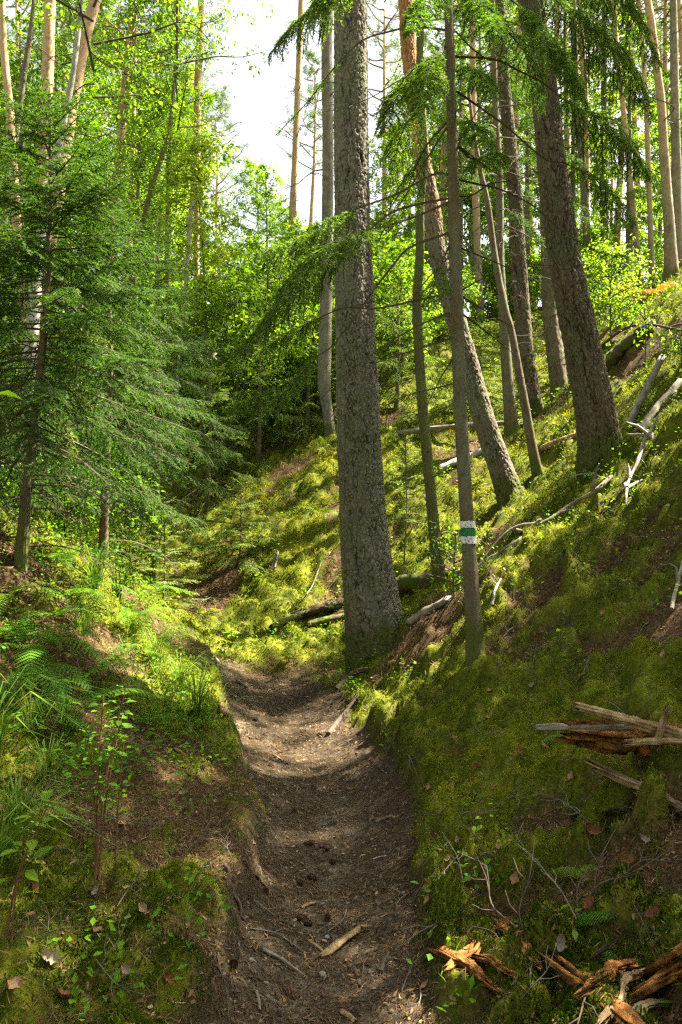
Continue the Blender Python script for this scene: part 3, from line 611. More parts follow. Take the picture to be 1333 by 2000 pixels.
for k, (nm, lb, pts, d, mt, H) in enumerate(FAR):
    t, P, r = px_tree(nm, lb, 'tree', pts, d, M[mt], H, 24, .035, (.06, .12), .007, .2, 20+k, zfine=10)
    if nm == 'pine_tree':
        put_pine_crown(t, P, k); stubs(t, P, r, 12, 3, 8, 1.5, M['deadtwig'], 30+k, -.2, rad=.014)
    elif nm == 'birch_tree' and H:
        an, aw = leaf_crown(P[-1][2]+.5, P[-1][2]*.55, 1.8, 22, 12, 7, .085, .55); part(an, 'crown', M['leaf'], t, (P[-2][0], P[-2][1], 0)); part(aw, 'limbs', M['deadtwig'], t, (P[-2][0], P[-2][1], 0))
    else: stubs(t, P, r, 10, 1, 5, .6, M['deadtwig'], 30+k, rad=.006)

# the slim spruce with the painted trail mark, its branches traced one by one
SB = [(930,1345,40),(930,1310,31),(929,1280,29),(925,1200,29),(914,1040,27),(900,800,26.5),(893,600,25),(887,400,23),(882,200,19),(877,0,17)]
t, P, r = px_tree('spruce_tree', 'slim spruce with a white and green trail mark painted on its trunk', 'tree', SB, 5.3, M['sprucebark'], 8.2, 60, .012, (.016, .02), .0025, .30, 9, zfine=6)
SPB = t; SBase = np.array(t.location)
def pxb(pts, dz=0.0, d0=5.3):
    n = len(pts); return [np.array(at(a, b, d0 + dz*k/max(1, n-1))) - SBase for k, (a, b) in enumerate(pts)]
GREEN = [  # branches with needles: points, depth change towards the tip, where needles start, twig length, hang, density
 ([(869,59),(810,53),(757,63),(704,82),(645,142),(602,198),(539,264)], -.3, .55, .16, .4, .35),
 ([(874,-70),(790,-90),(710,-60),(640,-10),(570,50),(525,110)], -.1, .30, .46, 1.1, 1.1),
 ([(874,-110),(800,-130),(720,-110),(650,-50),(610,40)], -.7, .35, .42, 1.2, 1.),
 ([(870,115),(840,132),(800,150),(770,190),(750,260)], -.4, .25, .40, .7, 1.0),
 ([(870,90),(845,115),(830,160),(815,230)], -.9, .2, .34, .7, .9),
 ([(872,160),(830,200),(790,250),(765,330)], .5, .3, .38, .9, 1.0),
 ([(872,240),(830,290),(800,360),(785,430)], .7, .3, .34, .9, .8),
 ([(876,343),(856,338),(823,353),(773,380),(711,403),(650,428),(585,464),(520,487),(478,492)], -.2, .46, .50, 1.0, 1.05),
 ([(876,388),(810,401),(757,420),(700,470),(640,520),(560,570),(505,640),(455,690)], -.3, .46, .50, 1.0, 1.0),
 ([(876,395),(820,420),(760,440),(700,455),(640,480),(575,530),(540,600)], -.8, .40, .46, 1.0, .95),
 ([(876,456),(803,482),(773,512),(724,575),(691,624),(648,677),(618,698),(572,743),(509,769),(440,800)], -.2, .66, .40, 1.0, 1.0),
 ([(879,573),(823,585),(734,603),(674,601),(618,624),(569,647),(500,690)], .1, .62, .34, .7, .9),
 ([(878,480),(860,520),(848,560),(842,600)], -.5, .35, .22, .8, .8),
 ([(890,110),(966,115),(1013,137),(1059,160),(1108,199),(1172,234),(1230,290),(1270,350)], .3, .48, .50, 1.2, 1.2),
 ([(886,-40),(960,-60),(1040,-30),(1110,20),(1180,80),(1240,150),(1275,230)], .6, .35, .56, 1.2, 1.2),
 ([(886,-90),(980,-130),(1080,-110),(1170,-40),(1240,40),(1290,130)], 1.3, .35, .56, 1.2, 1.15),
 ([(886,-30),(950,-30),(1000,0),(1060,50),(1110,120),(1150,210)], -.5, .35, .50, 1.2, 1.1),
 ([(892,177),(938,209),(988,245),(1045,295),(1073,314),(1105,319),(1165,351),(1201,387),(1240,440)], .2, .62, .40, .9, .9),
 ([(895,350),(931,358),(977,369),(1030,394),(1059,415),(1094,447),(1169,492),(1225,500)], .3, .72, .22, .5, .7),
 ([(892,140),(915,130),(945,150),(965,190)], -.7, .2, .26, .7, .9),
 ([(893,215),(915,235),(940,262),(955,290)], -.8, .3, .24, .6, .9),
 ([(894,284),(925,310),(960,300),(985,330)], .9, .3, .3, .9, .9),
 ([(884,-20),(860,-40),(830,0),(800,60)], -1.0, .25, .36, .9, 1.0),
 ([(886,-10),(915,-20),(950,20),(975,70)], -1.0, .25, .36, 1.0, 1.0),
 ([(890,20),(930,20),(990,60),(1040,130),(1060,220)], 1.0, .3, .40, 1.1, 1.0),
]
for pts, dz, fs, lm, hg, dn in GREEN:
    an, aw = Acc(), Acc(); emit(an, aw, bough(pxb(pts, dz), fs, lm, hg, dn*1.4, 9, .0085, tint=.40 if pts[0][0] > 883 else .50), 0)  # left boughs get a lighter tint that paints in sunlight passing through
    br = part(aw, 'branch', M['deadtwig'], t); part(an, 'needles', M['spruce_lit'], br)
DEAD = [([(879,611),(816,637),(747,677),(691,720),(651,753),(612,799)], -.2),([(882,660),(790,690),(734,710),(658,769)], -.6),([(884,750),(790,774),(740,799)], -.4),
 ([(890,60),(930,100),(966,115),(990,60),(1000,0)], .2),([(895,284),(938,316),(984,348),(1030,372)], .4),([(894,383),(924,380),(959,358),(1009,351),(1059,334),(1101,319)], -.3),
 ([(899,483),(959,508),(1013,533),(1069,572)], .3),([(899,568),(945,543),(974,533)], -.2),([(904,579),(966,618),(1020,650)], .3),([(906,614),(966,660),(1013,699)], .5),
 ([(880,500),(840,540),(800,590),(760,640)], .5),([(882,520),(845,560),(815,610)], -.3),([(885,700),(860,740),(830,800)], -.3),([(890,300),(905,260),(940,200),(950,120)], -.2),
 ([(872,250),(840,300),(800,370),(750,450),(720,520)], -.3),([(871,116),(790,152),(724,191),(671,211),(635,218)], -.1),([(898,450),(930,510),(950,560)], -.3),([(889,18),(952,37),(995,42),(1060,70)], .3),
 ([(900,760),(880,790),(850,815)], -.4)]
for pts, dz in DEAD:
    A, B, TT, RR, wd = bough(pxb(pts, dz), .2, .16, .35, .45, 3, .0065)
    ad = Acc(); k = rng.random(len(A)) < .75; segs_wood(ad, *wd); segs_wood(ad, A[k], B[k], RR[k]*.6, RR[k]*.35); part(ad, 'dead_branch', M['deadtwig'], t)
cu, cw = spruce_crown(9.2, 5.3, 1.7, 26, 1, .9, .5, .4); q = P[-5]; part(cu, 'crown_top', M['spruce'], t, (q[0], q[1], 0)); part(cw, 'top_limbs', M['deadtwig'], t, (q[0], q[1], 0))
# painted bands on its trunk, worn at the edges
def band(name, py0, py1, mat, sd):
    tr = [c for c in SPB.children if c.name.startswith('trunk')][0]
    za, zb = [CAMZ + (1000-p)/FPX*5.3 - SBase[2] for p in (py1, py0)]; na, nz = 64, 26; PP = np.asarray(P); V = []; g = []
    zz = np.linspace(za-.012, zb+.012, nz); aa = np.linspace(-math.pi/2-1.5, -math.pi/2+1.5, na)
    for z in zz:
        o = np.array([np.interp(z, PP[:, 2], PP[:, 0]), np.interp(z, PP[:, 2], PP[:, 1])]); rr = np.interp(z, PP[:, 2], r)
        for a in aa: V.append((o[0]+math.cos(a)*rr*1.0, o[1]+math.sin(a)*rr, z, a)); g.append(rr)
    V = np.array(V); g = np.array(g); nn = fbm(np.stack([V[:, 3]*3, V[:, 2]*45, np.zeros(len(V))], 1), 3, sd)-.5; n2 = fbm(np.stack([V[:, 3]*9, V[:, 2]*150, np.zeros(len(V))], 1), 2, sd+4)-.5
    z = V[:, 2]; keep = (z > za+.007*nn) & (z < zb+.007*nn) & (np.abs(V[:, 3]+math.pi/2) < 1.35+.3*nn) & (n2 < .30)
    i = np.arange(nz-1)[:, None]*na; j = np.arange(na-1)[None]; F = np.stack([i+j, i+j+1, i+na+j+1, i+na+j], -1).reshape(-1, 4); F = F[keep[F].all(1)]
    big = fbm(np.stack([np.cos(V[:, 3]), np.sin(V[:, 3]), z*1.1], 1)*1.4, 2)-.5
    c = np.stack([np.interp(z, PP[:, 2], PP[:, 0]), np.interp(z, PP[:, 2], PP[:, 1])], 1); k = (g*1.085+.0045)/g
    W = np.stack([c[:, 0]+(V[:, 0]-c[:, 0])*k, c[:, 1]+(V[:, 1]-c[:, 1])*k, z], 1)
    used = np.unique(F); mp = np.zeros(len(W), int); mp[used] = np.arange(len(used))
    mk(name, W[used], mp[F], mat, tr, None, True)
M['paint_white'] = solidmat('white_paint', [(.3, (.50, .49, .45)), (.7, (.80, .80, .76))], 30, (1, 1, 1), .7, .5, .003)
M['paint_green'] = solidmat('green_paint', [(.3, (.01, .10, .035)), (.7, (.03, .22, .08))], 30, (1, 1, 1), .7, .5, .003)
band('white_stripe', 1017, 1031, M['paint_white'], 1); band('green_stripe', 1031.5, 1046, M['paint_green'], 2); band('white_stripe', 1046.5, 1062, M['paint_white'], 3)

# ------------------------------------------------------------------ young spruces of the left bank and the hollow
def spruce_at(name, label, px, d, ztop_py, rmax, nb, lod, mat='spruce', base_py=None, trunk_pts=None, z0f=.18, r0=.05, cat='tree', group=None, **kw):
    x = (px-666.5)/FPX*d; g = gz(x, d); H = CAMZ+(1000-ztop_py)/FPX*d - g
    root = thing(name, label, cat, (x, d, g), group)
    if trunk_pts is not None: P = np.array([at(a, b, d) for a, b in trunk_pts]) - np.array([x, d, g])
    else: P = np.array([[0, 0, -.3], [0, 0, 0], [.02*H, 0, H*.5], [.01*H, 0, H]])
    P = P[np.argsort(P[:, 2])]
    if P[-1][2] < H: P = np.vstack([P, [P[-1][0]+.02*(H-P[-1][2]), P[-1][1], H]])
    if P[0][2] > -.3: P = np.vstack([[P[0][0], P[0][1], -.3], P])
    ax = lambda z: np.array([np.interp(z, P[:, 2], P[:, 0]), np.interp(z, P[:, 2], P[:, 1]), z])
    Q = np.array([ax(z) for z in np.linspace(-.3, H, 14)])
    V, F, a_ = bark_trunk(Q, np.linspace(r0, .006, 14), 24 if lod < 2 else 10, .02 if lod < 2 else .12, (.02, .025), .002, .25, int(abs(px)) % 17)
    mk('trunk', V, F, M['sprucebark'], root, a_, True)
    an, aw = spruce_crown(H, H*z0f, rmax, nb, lod, axis=ax, **kw)
    part(an, 'crown', M[mat], root); part(aw, 'limbs', M['deadtwig'], root); return root
S1 = spruce_at('spruce_tree', 'young spruce on the left bank, its dark bare foot rising from the ferns', 40, 5.2, 185, 1.15, 104, 0, 'spruce', trunk_pts=[(40,1140),(48,1000),(62,880),(72,780),(84,680),(93,560),(99,420),(97,185)], z0f=.24, r0=.042, hang=.55, droop=.5, lmax=.36, dens=1.35, fs=.02, tint=.45, dead=14, shape=.72)  # dark needle colour paints shade into this and the two spruces behind
for pts, dz in [([(86,655),(140,648),(175,652),(212,668)], -.35), ([(82,690),(40,672),(0,690),(-40,730)], -.3), ([(78,760),(35,735),(-10,745),(-50,790)], -.3), ([(76,790),(105,800),(130,840),(146,905)], -.3), ([(86,660),(120,690),(150,720),(172,765)], -.45), ([(80,740),(110,742),(150,765),(185,800)], -.3), ([(75,800),(40,790),(5,820),(-20,860)], -.4)]:      # low boughs, sunlight painted in by a very pale needle tint
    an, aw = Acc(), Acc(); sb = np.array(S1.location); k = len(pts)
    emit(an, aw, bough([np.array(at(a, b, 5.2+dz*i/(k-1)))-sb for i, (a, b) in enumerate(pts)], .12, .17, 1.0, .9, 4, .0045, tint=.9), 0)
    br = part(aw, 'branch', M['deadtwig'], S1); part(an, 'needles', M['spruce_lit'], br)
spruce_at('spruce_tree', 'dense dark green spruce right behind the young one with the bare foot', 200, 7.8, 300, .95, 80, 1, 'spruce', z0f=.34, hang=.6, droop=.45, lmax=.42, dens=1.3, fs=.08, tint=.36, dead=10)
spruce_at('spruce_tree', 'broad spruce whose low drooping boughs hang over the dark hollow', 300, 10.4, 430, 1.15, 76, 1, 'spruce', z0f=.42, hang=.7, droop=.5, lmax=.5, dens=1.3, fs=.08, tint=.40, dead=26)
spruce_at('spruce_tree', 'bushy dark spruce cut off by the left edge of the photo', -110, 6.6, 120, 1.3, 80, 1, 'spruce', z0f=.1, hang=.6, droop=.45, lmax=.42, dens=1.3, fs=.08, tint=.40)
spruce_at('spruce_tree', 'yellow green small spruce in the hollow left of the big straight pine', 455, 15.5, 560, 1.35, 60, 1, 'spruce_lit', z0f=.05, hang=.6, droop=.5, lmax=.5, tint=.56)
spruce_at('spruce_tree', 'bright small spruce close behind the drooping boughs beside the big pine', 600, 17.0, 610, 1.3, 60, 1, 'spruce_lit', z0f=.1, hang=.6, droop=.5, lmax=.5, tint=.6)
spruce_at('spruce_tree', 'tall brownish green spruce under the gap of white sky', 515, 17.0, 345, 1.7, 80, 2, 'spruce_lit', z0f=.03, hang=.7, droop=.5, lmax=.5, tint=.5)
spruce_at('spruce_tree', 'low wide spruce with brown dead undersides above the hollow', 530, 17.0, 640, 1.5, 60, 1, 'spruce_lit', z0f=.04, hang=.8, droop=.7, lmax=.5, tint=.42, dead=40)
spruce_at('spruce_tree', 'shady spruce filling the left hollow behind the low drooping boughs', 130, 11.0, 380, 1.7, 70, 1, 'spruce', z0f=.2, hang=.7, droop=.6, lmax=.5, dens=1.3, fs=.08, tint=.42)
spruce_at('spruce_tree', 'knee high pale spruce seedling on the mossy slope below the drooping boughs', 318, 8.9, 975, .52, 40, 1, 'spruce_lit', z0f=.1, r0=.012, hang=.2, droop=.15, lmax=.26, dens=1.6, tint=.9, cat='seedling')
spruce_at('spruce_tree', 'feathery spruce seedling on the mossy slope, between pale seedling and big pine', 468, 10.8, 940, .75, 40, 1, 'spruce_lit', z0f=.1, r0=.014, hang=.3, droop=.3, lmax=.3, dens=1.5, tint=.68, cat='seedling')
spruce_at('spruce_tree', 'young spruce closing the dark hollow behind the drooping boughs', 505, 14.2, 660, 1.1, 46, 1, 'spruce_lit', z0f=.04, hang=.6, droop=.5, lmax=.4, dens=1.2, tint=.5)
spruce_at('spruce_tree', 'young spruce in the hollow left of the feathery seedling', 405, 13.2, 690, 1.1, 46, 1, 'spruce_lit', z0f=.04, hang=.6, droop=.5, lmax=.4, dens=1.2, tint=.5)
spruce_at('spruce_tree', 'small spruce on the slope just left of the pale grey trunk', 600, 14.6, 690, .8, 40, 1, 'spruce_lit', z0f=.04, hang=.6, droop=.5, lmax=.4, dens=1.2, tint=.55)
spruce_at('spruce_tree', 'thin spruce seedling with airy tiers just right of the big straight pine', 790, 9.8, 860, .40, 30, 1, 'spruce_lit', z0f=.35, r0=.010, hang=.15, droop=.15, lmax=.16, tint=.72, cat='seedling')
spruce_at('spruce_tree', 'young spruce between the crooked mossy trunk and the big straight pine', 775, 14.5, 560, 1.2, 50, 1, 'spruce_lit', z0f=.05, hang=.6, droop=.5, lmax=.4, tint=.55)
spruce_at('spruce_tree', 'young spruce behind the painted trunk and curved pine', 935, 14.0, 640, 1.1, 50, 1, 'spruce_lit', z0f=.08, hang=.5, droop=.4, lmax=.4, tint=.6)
# the slim spruce in the hollow carries its own crown higher up
t, P = SPR_F
cu, cw = spruce_crown(10.5, 3.2, 1.5, 70, 1, .9, .5, .42, tint=.45, axis=lambda z: np.array([np.interp(z, P[:, 2], P[:, 0]), np.interp(z, P[:, 2], P[:, 1]), z]))
part(cu, 'crown', M['spruce'], t); part(cw, 'limbs', M['deadtwig'], t)

# ------------------------------------------------------------------ broadleaved trees and shrubs
def leafy_at(name, label, px, d, top_py, z0f, r, nl, ntw, nlf, size, mat='leaf', tint=.5, cat='tree', r0=.04, near=False, group=None, **kw):
    x = (px-666.5)/FPX*d; g = gz(x, d); H = CAMZ+(1000-top_py)/FPX*d - g
    root = thing(name, label, cat, (x, d, g), group); w1, w2 = rng.normal(0, .05*H, 2)*.6
    ax = lambda z: np.array([w1*math.sin(z/H*4), w2*math.sin(z/H*3+1)-w2*.84, z])
    Q = np.array([ax(z) for z in np.linspace(-.25, H*.97, 12)]); V, F, a_ = bark_trunk(Q, np.linspace(r0, .006, 12), 12, .08, (.03, .05), .002, .2, int(abs(px)) % 13)
    mk('trunk', V, F, M['mossbark'], root, a_, True)
    an, aw = leaf_crown(H, H*z0f, r, nl, ntw, nlf, size, tint, axis=ax, near=near, **kw)
    part(an, 'crown', M[mat], root); part(aw, 'limbs', M['deadtwig'], root); return root
leafy_at('rowan_tree', 'yellow leaved young rowan glowing in the sun before the orange pines', 388, 15, 275, .5, .8, 30, 13, 12, .078, 'leaf_yellow', .38)
leafy_at('birch_tree', 'airy light green birch crown at the left of the white sky gap', 345, 17, -120, .40, .95, 50, 15, 14, .066, 'leaf', .62, r0=.08)
leafy_at('birch_tree', 'light green birch crown between the leaning orange pine and the straight orange pine', 255, 16, -90, .45, 1.15, 50, 14, 13, .066, 'leaf', .6, r0=.08)
leafy_at('birch_tree', 'green leafy tree right behind the yellow rowan', 320, 19, 150, .3, 1.5, 50, 14, 14, .078, 'leaf', .65, r0=.07)
leafy_at('hazel_bush', 'sunlit leafy bush left of the big pine below the hanging spruce bough', 610, 15.5, 610, .1, 1.3, 40, 12, 10, .09, 'leaf', .66, cat='bush')
leafy_at('hazel_bush', 'bright bush under the tall brownish spruce', 455, 15.0, 560, .1, 1.1, 40, 12, 10, .09, 'leaf', .7, cat='bush')
leafy_at('hazel_bush', 'leafy bush seen between big pine and crooked mossy trunk', 785, 15.5, 520, .15, 1.0, 34, 12, 10, .09, 'leaf', .66, cat='bush')
leafy_at('hazel_bush', 'yellow green bush just left of the ridge, right of the thick leaning pine', 1195, 12.6, 490, .3, .52, 28, 10, 9, .055, 'leaf', .7, cat='bush', r0=.02)
leafy_at('hazel_bush', 'sparse leafy sapling on the mossy ridge at the right', 1260, 10.5, 590, .3, .25, 8, 5, 3, .05, 'leaf', .5, cat='bush', r0=.010, near=True)
leafy_at('hazel_bush', 'small leafy sapling at the right edge above the bleached logs', 1335, 8.6, 640, .3, .3, 9, 5, 3, .05, 'leaf', .5, cat='bush', r0=.010, near=True)
leafy_at('hazel_bush', 'low green bush beside the foot of the painted trunk', 888, 6.9, 1030, .1, .26, 14, 7, 4, .035, 'leaf', .5, cat='bush', r0=.008, near=True)
leafy_at('rowan_tree', 'low rowan with pale leaves in the left hollow', 130, 8.2, 930, .2, .7, 26, 10, 7, .06, 'leaf', .45, cat='bush', r0=.015, near=True)
leafy_at('rowan_tree', 'small rowan in the hollow below the broad spruce', 255, 9.6, 960, .2, .6, 22, 9, 6, .06, 'leaf', .45, cat='bush', r0=.015, near=True)

# ------------------------------------------------------------------ the forest behind: copies of a few kinds, each tree its own thing
def proto_spruce(H, rmax, nb, tint):
    root = thing('spruce_tree', None, 'tree', (0, 0, 0)); Q = np.array([[0, 0, z] for z in np.linspace(-1.2, H, 10)])
    V, F, a_ = bark_trunk(Q, np.linspace(.016*H, .01, 10), 14, .12, (.03, .04), .004, .15, 3); mk('trunk', V, F, M['sprucebark'], root, a_, True)
    an, aw = spruce_crown(H, H*.16, rmax, nb, 3, hang=.9, droop=.5, lmax=.55, dens=.75, tint=tint, tert=5, shape=.7); part(an, 'crown', M['spruce_lit'], root); part(aw, 'limbs', M['deadtwig'], root); return root
def proto_leafy(H, r, tint):
    root = thing('birch_tree', None, 'tree', (0, 0, 0)); Q = np.array([[.1*math.sin(z*.7), .08*math.cos(z*.6), z] for z in np.linspace(-1.2, H*.95, 12)])
    V, F, a_ = bark_trunk(Q, np.linspace(.013*H, .012, 12), 12, .12, (.05, .05), .003, .15, 4); mk('trunk', V, F, M['birchbark'], root, a_, True)
    an, aw = leaf_crown(H, H*.28, r, 64, 15, 15, .092, tint); part(an, 'crown', M['leaf'], root); part(aw, 'limbs', M['deadtwig'], root); return root
def proto_pine(H, k):
    root = thing('pine_tree', None, 'tree', (0, 0, 0)); Q = np.array([[.15*math.sin(z*.35+k), .1*math.cos(z*.3), z] for z in np.linspace(-1.2, H, 14)])
    V, F, a_ = bark_trunk(Q, np.linspace(.17, .03, 14), 16, .10, (.06, .1), .008, .15, 5+k); mk('trunk', V, F, M['orangebark'], root, a_, True)
    put_pine_crown(root, Q, k, 4.8); stubs(root, Q, None, 9, H*.3, H*.7, 1.4, M['deadtwig'], 60+k, -.1, rad=.013); return root
def proto_bush(H, r, tint, mat):
    root = thing('hazel_bush', None, 'bush', (0, 0, 0))
    an, aw = leaf_crown(H, .15, r, 34, 12, 9, .10, tint); part(an, 'foliage', M[mat], root); part(aw, 'stems', M['deadtwig'], root); return root
PROTO = {'spruce': [proto_spruce(9, 1.7, 76, .46), proto_spruce(7, 1.5, 64, .58)], 'birch': [proto_leafy(9, 1.6, .6), proto_leafy(8, 1.5, .75)], 'pine': [proto_pine(15, 0), proto_pine(14, 1)], 'bush': [proto_bush(2.2, 1.2, .62, 'leaf'), proto_bush(1.9, 1.1, .7, 'leaf')]}
_used = set(); ORD = ['first', 'second', 'third', 'fourth', 'fifth', 'sixth', 'seventh', 'eighth', 'ninth', 'tenth', 'eleventh', 'twelfth', 'thirteenth', 'fourteenth', 'fifteenth', 'sixteenth', 'seventeenth', 'eighteenth', 'nineteenth', 'twentieth', 'twenty first', 'twenty second', 'twenty third', 'twenty fourth', 'twenty fifth', 'twenty sixth', 'twenty seventh', 'twenty eighth', 'twenty ninth', 'thirtieth']
def place(kind, v, x, y, s, label, group):
    p = PROTO[kind][v]; o = p if (kind, v) not in _used else copy_tree(p); _used.add((kind, v))
    o.location = (x, y, gz(x, y)-.05); o.rotation_euler = (0, 0, rng.random()*6.28); o.scale = (s, s, s); o['label'] = label; o['group'] = group; return o
FILL = []   # kind, variant, photo column, distance, scale
for kind, v, px, d, s in [
  ('spruce',0,40,20,1.2),('spruce',0,110,25,1.3),('spruce',1,-60,16,1.2),('spruce',0,-20,28,1.4),('spruce',1,300,24,.9),('spruce',1,430,26,.6),('spruce',0,170,32,1.3),
  ('spruce',0,860,28,.95),('spruce',0,965,26,.9),('spruce',1,1030,22,1.1),('spruce',0,1120,24,1.0),('spruce',0,1180,24,1.3),('spruce',1,1230,20,1.1),('spruce',0,1340,24,1.2),('spruce',0,1010,28,1.4),('spruce',0,1400,19,1.1),('spruce',1,1290,30,1.3),('spruce',0,800,26,.9),('spruce',1,900,24,1.2),
  ('birch',0,150,22,1.3),('birch',1,60,30,1.4),('birch',0,230,28,1.3),('birch',1,300,26,1.2),('birch',1,345,30,1.3),('birch',1,-40,22,1.2),('birch',0,850,30,1.1),('birch',1,760,22,.7),('birch',0,930,26,1.2),('birch',1,1080,30,1.3),('birch',0,1320,34,1.2),
  ('pine',0,30,30,1.1),('pine',1,130,24,1.0),('pine',0,200,34,1.1),('pine',1,300,30,1.0),('pine',0,350,36,1.0),('pine',1,420,40,.95),('pine',0,610,36,.9),('birch',0,560,32,.72),('birch',1,615,30,.62),('birch',0,500,30,.8),('pine',1,750,34,1.0),('pine',0,830,38,1.0),('pine',1,900,32,1.0),('pine',0,1040,36,1.1),('pine',1,1110,26,1.0),('pine',0,1160,34,1.0),('pine',1,1190,40,1.0),('pine',0,1240,28,1.0),('pine',1,1285,36,1.0),('pine',0,1340,30,1.0),('pine',1,-50,34,1.1),
  ('bush',0,520,18,1.1),('bush',1,570,20,1.2),('bush',0,640,20,1.2),('bush',1,700,19,1.2),('bush',0,750,17,1.1),('bush',1,820,18,.8),('bush',0,880,19,.7),('bush',1,960,22,.8),('bush',0,1030,21,.7),('bush',1,1100,22,.8),('pine',0,870,25,.9),('pine',1,965,30,.9),('pine',0,1010,23,.9),('pine',1,1080,22,.85),('pine',0,1135,21,.85),('pine',1,1215,25,.85),('pine',0,1305,24,.85),('bush',0,1160,19,.8),('bush',1,1220,24,.8),('bush',0,420,18,1.3),('bush',1,340,20,1.4),('bush',0,260,18,1.3),('bush',1,180,17,1.3),('bush',0,90,15,1.2),('bush',1,20,17,1.3),('bush',0,480,22,1.5),('bush',1,600,24,1.6),('bush',0,850,25,1.1),('bush',1,1000,27,1.2),('bush',0,1290,24,.7),('bush',1,1350,22,.7),('bush',0,700,24,1.5)]:
    FILL.append((kind, v, px, d, s))
FILL.sort(key=lambda f: f[2]); cnt = {}
NM = {'spruce': ('distant spruce', 'spruces on the far slope'), 'birch': ('distant light green birch', 'birches on the far slope'), 'pine': ('distant tall pine', 'pines on the far slope'), 'bush': ('distant leafy bush', 'bushes on the far slope')}
for kind, v, px, d, s in FILL:
    x = (px-666.5)/FPX*d; n = cnt.get(kind, 0); cnt[kind] = n+1
    place(kind, v, x, d, s*(.93+.14*rng.random()), f'{NM[kind][0]} on the far slope, {ORD[n]} of its kind counted from the left', NM[kind][1])
# the same forest goes on beyond the picture and shades the trail
SHADE = [('spruce',0,6.2,4.6,1.05),('pine',0,8.5,6.0,1.0),('spruce',1,5.0,2.2,.95),('birch',0,5.5,6.9,.78),('spruce',0,6.7,6.5,1.0),('spruce',1,5.0,5.2,1.05),('birch',1,5.8,9.7,.85),('pine',1,11.5,5.0,1.0),('spruce',0,9.5,2.8,1.1),('birch',1,6.6,1.0,.9),('spruce',0,12.5,6.5,1.1),('pine',0,6.0,-1.5,1.0),('spruce',1,4.2,-2.2,1.1),
  ('spruce',0,-6.5,4.0,1.0),('birch',0,-7,8.5,1.1),('pine',1,-5.5,0.5,1.0),('spruce',0,-4.5,-3,1.0),('birch',1,-1.5,-5,1.0),('spruce',0,2.5,-6,1.1),('pine',0,0,-9,1.0),('spruce',1,-10,12,1.2),('spruce',0,15,8,1.1),('pine',0,-9,2,1.0),('birch',0,9,-3,1.0)]
for k, (kind, v, x, y, s) in enumerate(SHADE):
    place(kind, v, x, y, s, {'spruce': 'spruce standing outside the picture beside the trail', 'birch': 'birch standing outside the picture beside the trail', 'pine': 'pine standing outside the picture beside the trail'}[kind], 'trees around the viewpoint')

# ------------------------------------------------------------------ what covers the forest floor
def scatter(n, r0, r1, half=44.0, x=None):
    a = np.radians(rng.uniform(-half, half, n)); r = np.exp(rng.uniform(math.log(r0), math.log(r1), n)); x = np.sin(a)*r; y = np.cos(a)*r
    z, path, moss, u, e = ground(x, y, True); nn = gn(x, y); return np.stack([x, y, z], 1), path, moss, u, e, nn, r
def frame(nn):
    a = nrm(np.cross(nn, [[0.31, 0.95, 0.05]])); return a, np.cross(nn, a)
def build_moss():
    """feathery moss shoots"""
    p, path, moss, u, e, nn, r = scatter(235000, 1.5, 26)
    dn = fbm2(p[:, 0], p[:, 1], 4.0, 3, 51); k = rng.random(len(p)) < moss*.95*sst(.30, .5, dn) + .10*(1-path)*sst(.5, .6, dn)
    p, nn, r, dn = p[k], nn[k], r[k], dn[k]; m = 6; N = len(p)*m
    P = np.repeat(p, m, 0); n3 = np.repeat(nn, m, 0); a, b = frame(n3); R_ = np.repeat(r, m)[:, None]; sz = np.maximum(1, R_/5)
    P = P + (a*rng.normal(0, .016, (N, 1)) + b*rng.normal(0, .016, (N, 1)))*sz - n3*.006
    d = nrm(n3*.55 + np.array([0, 0, .45]) + a*rng.normal(0, .55, (N, 1)) + b*rng.normal(0, .55, (N, 1))); L = (.010+.016*rng.random((N, 1)))*sz
    s = nrm(np.cross(d, rng.normal(0, 1, (N, 3)))); w_ = (.0018+.0022*rng.random((N, 1)))*sz
    V = np.stack([P, P+d*L*.55+s*w_, P+d*L+s*w_*rng.normal(0, .7, (N, 1)), P+d*L*.55-s*w_], 1)
    hue = fbm2(p[:, 0], p[:, 1], 1.6, 3, 53); t = np.clip(.12+.9*(np.repeat(hue, m)-.5)*1.6+.38*rng.random(N)+.12, 0, 1)
    T = np.stack([t-.22, t, t+.18, t], 1).ravel()
    o = mk('moss', V.reshape(-1, 3), np.arange(4*N).reshape(-1, 4), M['moss'], None, {'tint': np.clip(T, 0, 1)})
    tag(o, 'yellow green feather moss covering both banks', 'moss', kind='stuff')
build_moss()
def flat_bits(n, r0, r1, keepf, ln, wd, lift, bend=.15, grow=4.0, half=44):
    p, path, moss, u, e, nn, r = scatter(n, r0, r1, half); k = rng.random(n) < keepf(p, path, moss, u, e)
    p, nn, r = p[k], nn[k], r[k]; N = len(p); a, b = frame(nn); th = rng.uniform(0, 6.28, (N, 1)); sz = np.maximum(1, r/grow)[:, None]
    d = nrm(a*np.cos(th)+b*np.sin(th)+nn*rng.normal(0, bend, (N, 1))); s = nrm(np.cross(nn, d)+nn*rng.normal(0, .3, (N, 1)))
    return p + nn*lift*sz*rng.random((N, 1)), d, s, nn, sz, ln*(.5+rng.random((N, 1)))*sz, wd*(.6+.8*rng.random((N, 1)))*sz, N
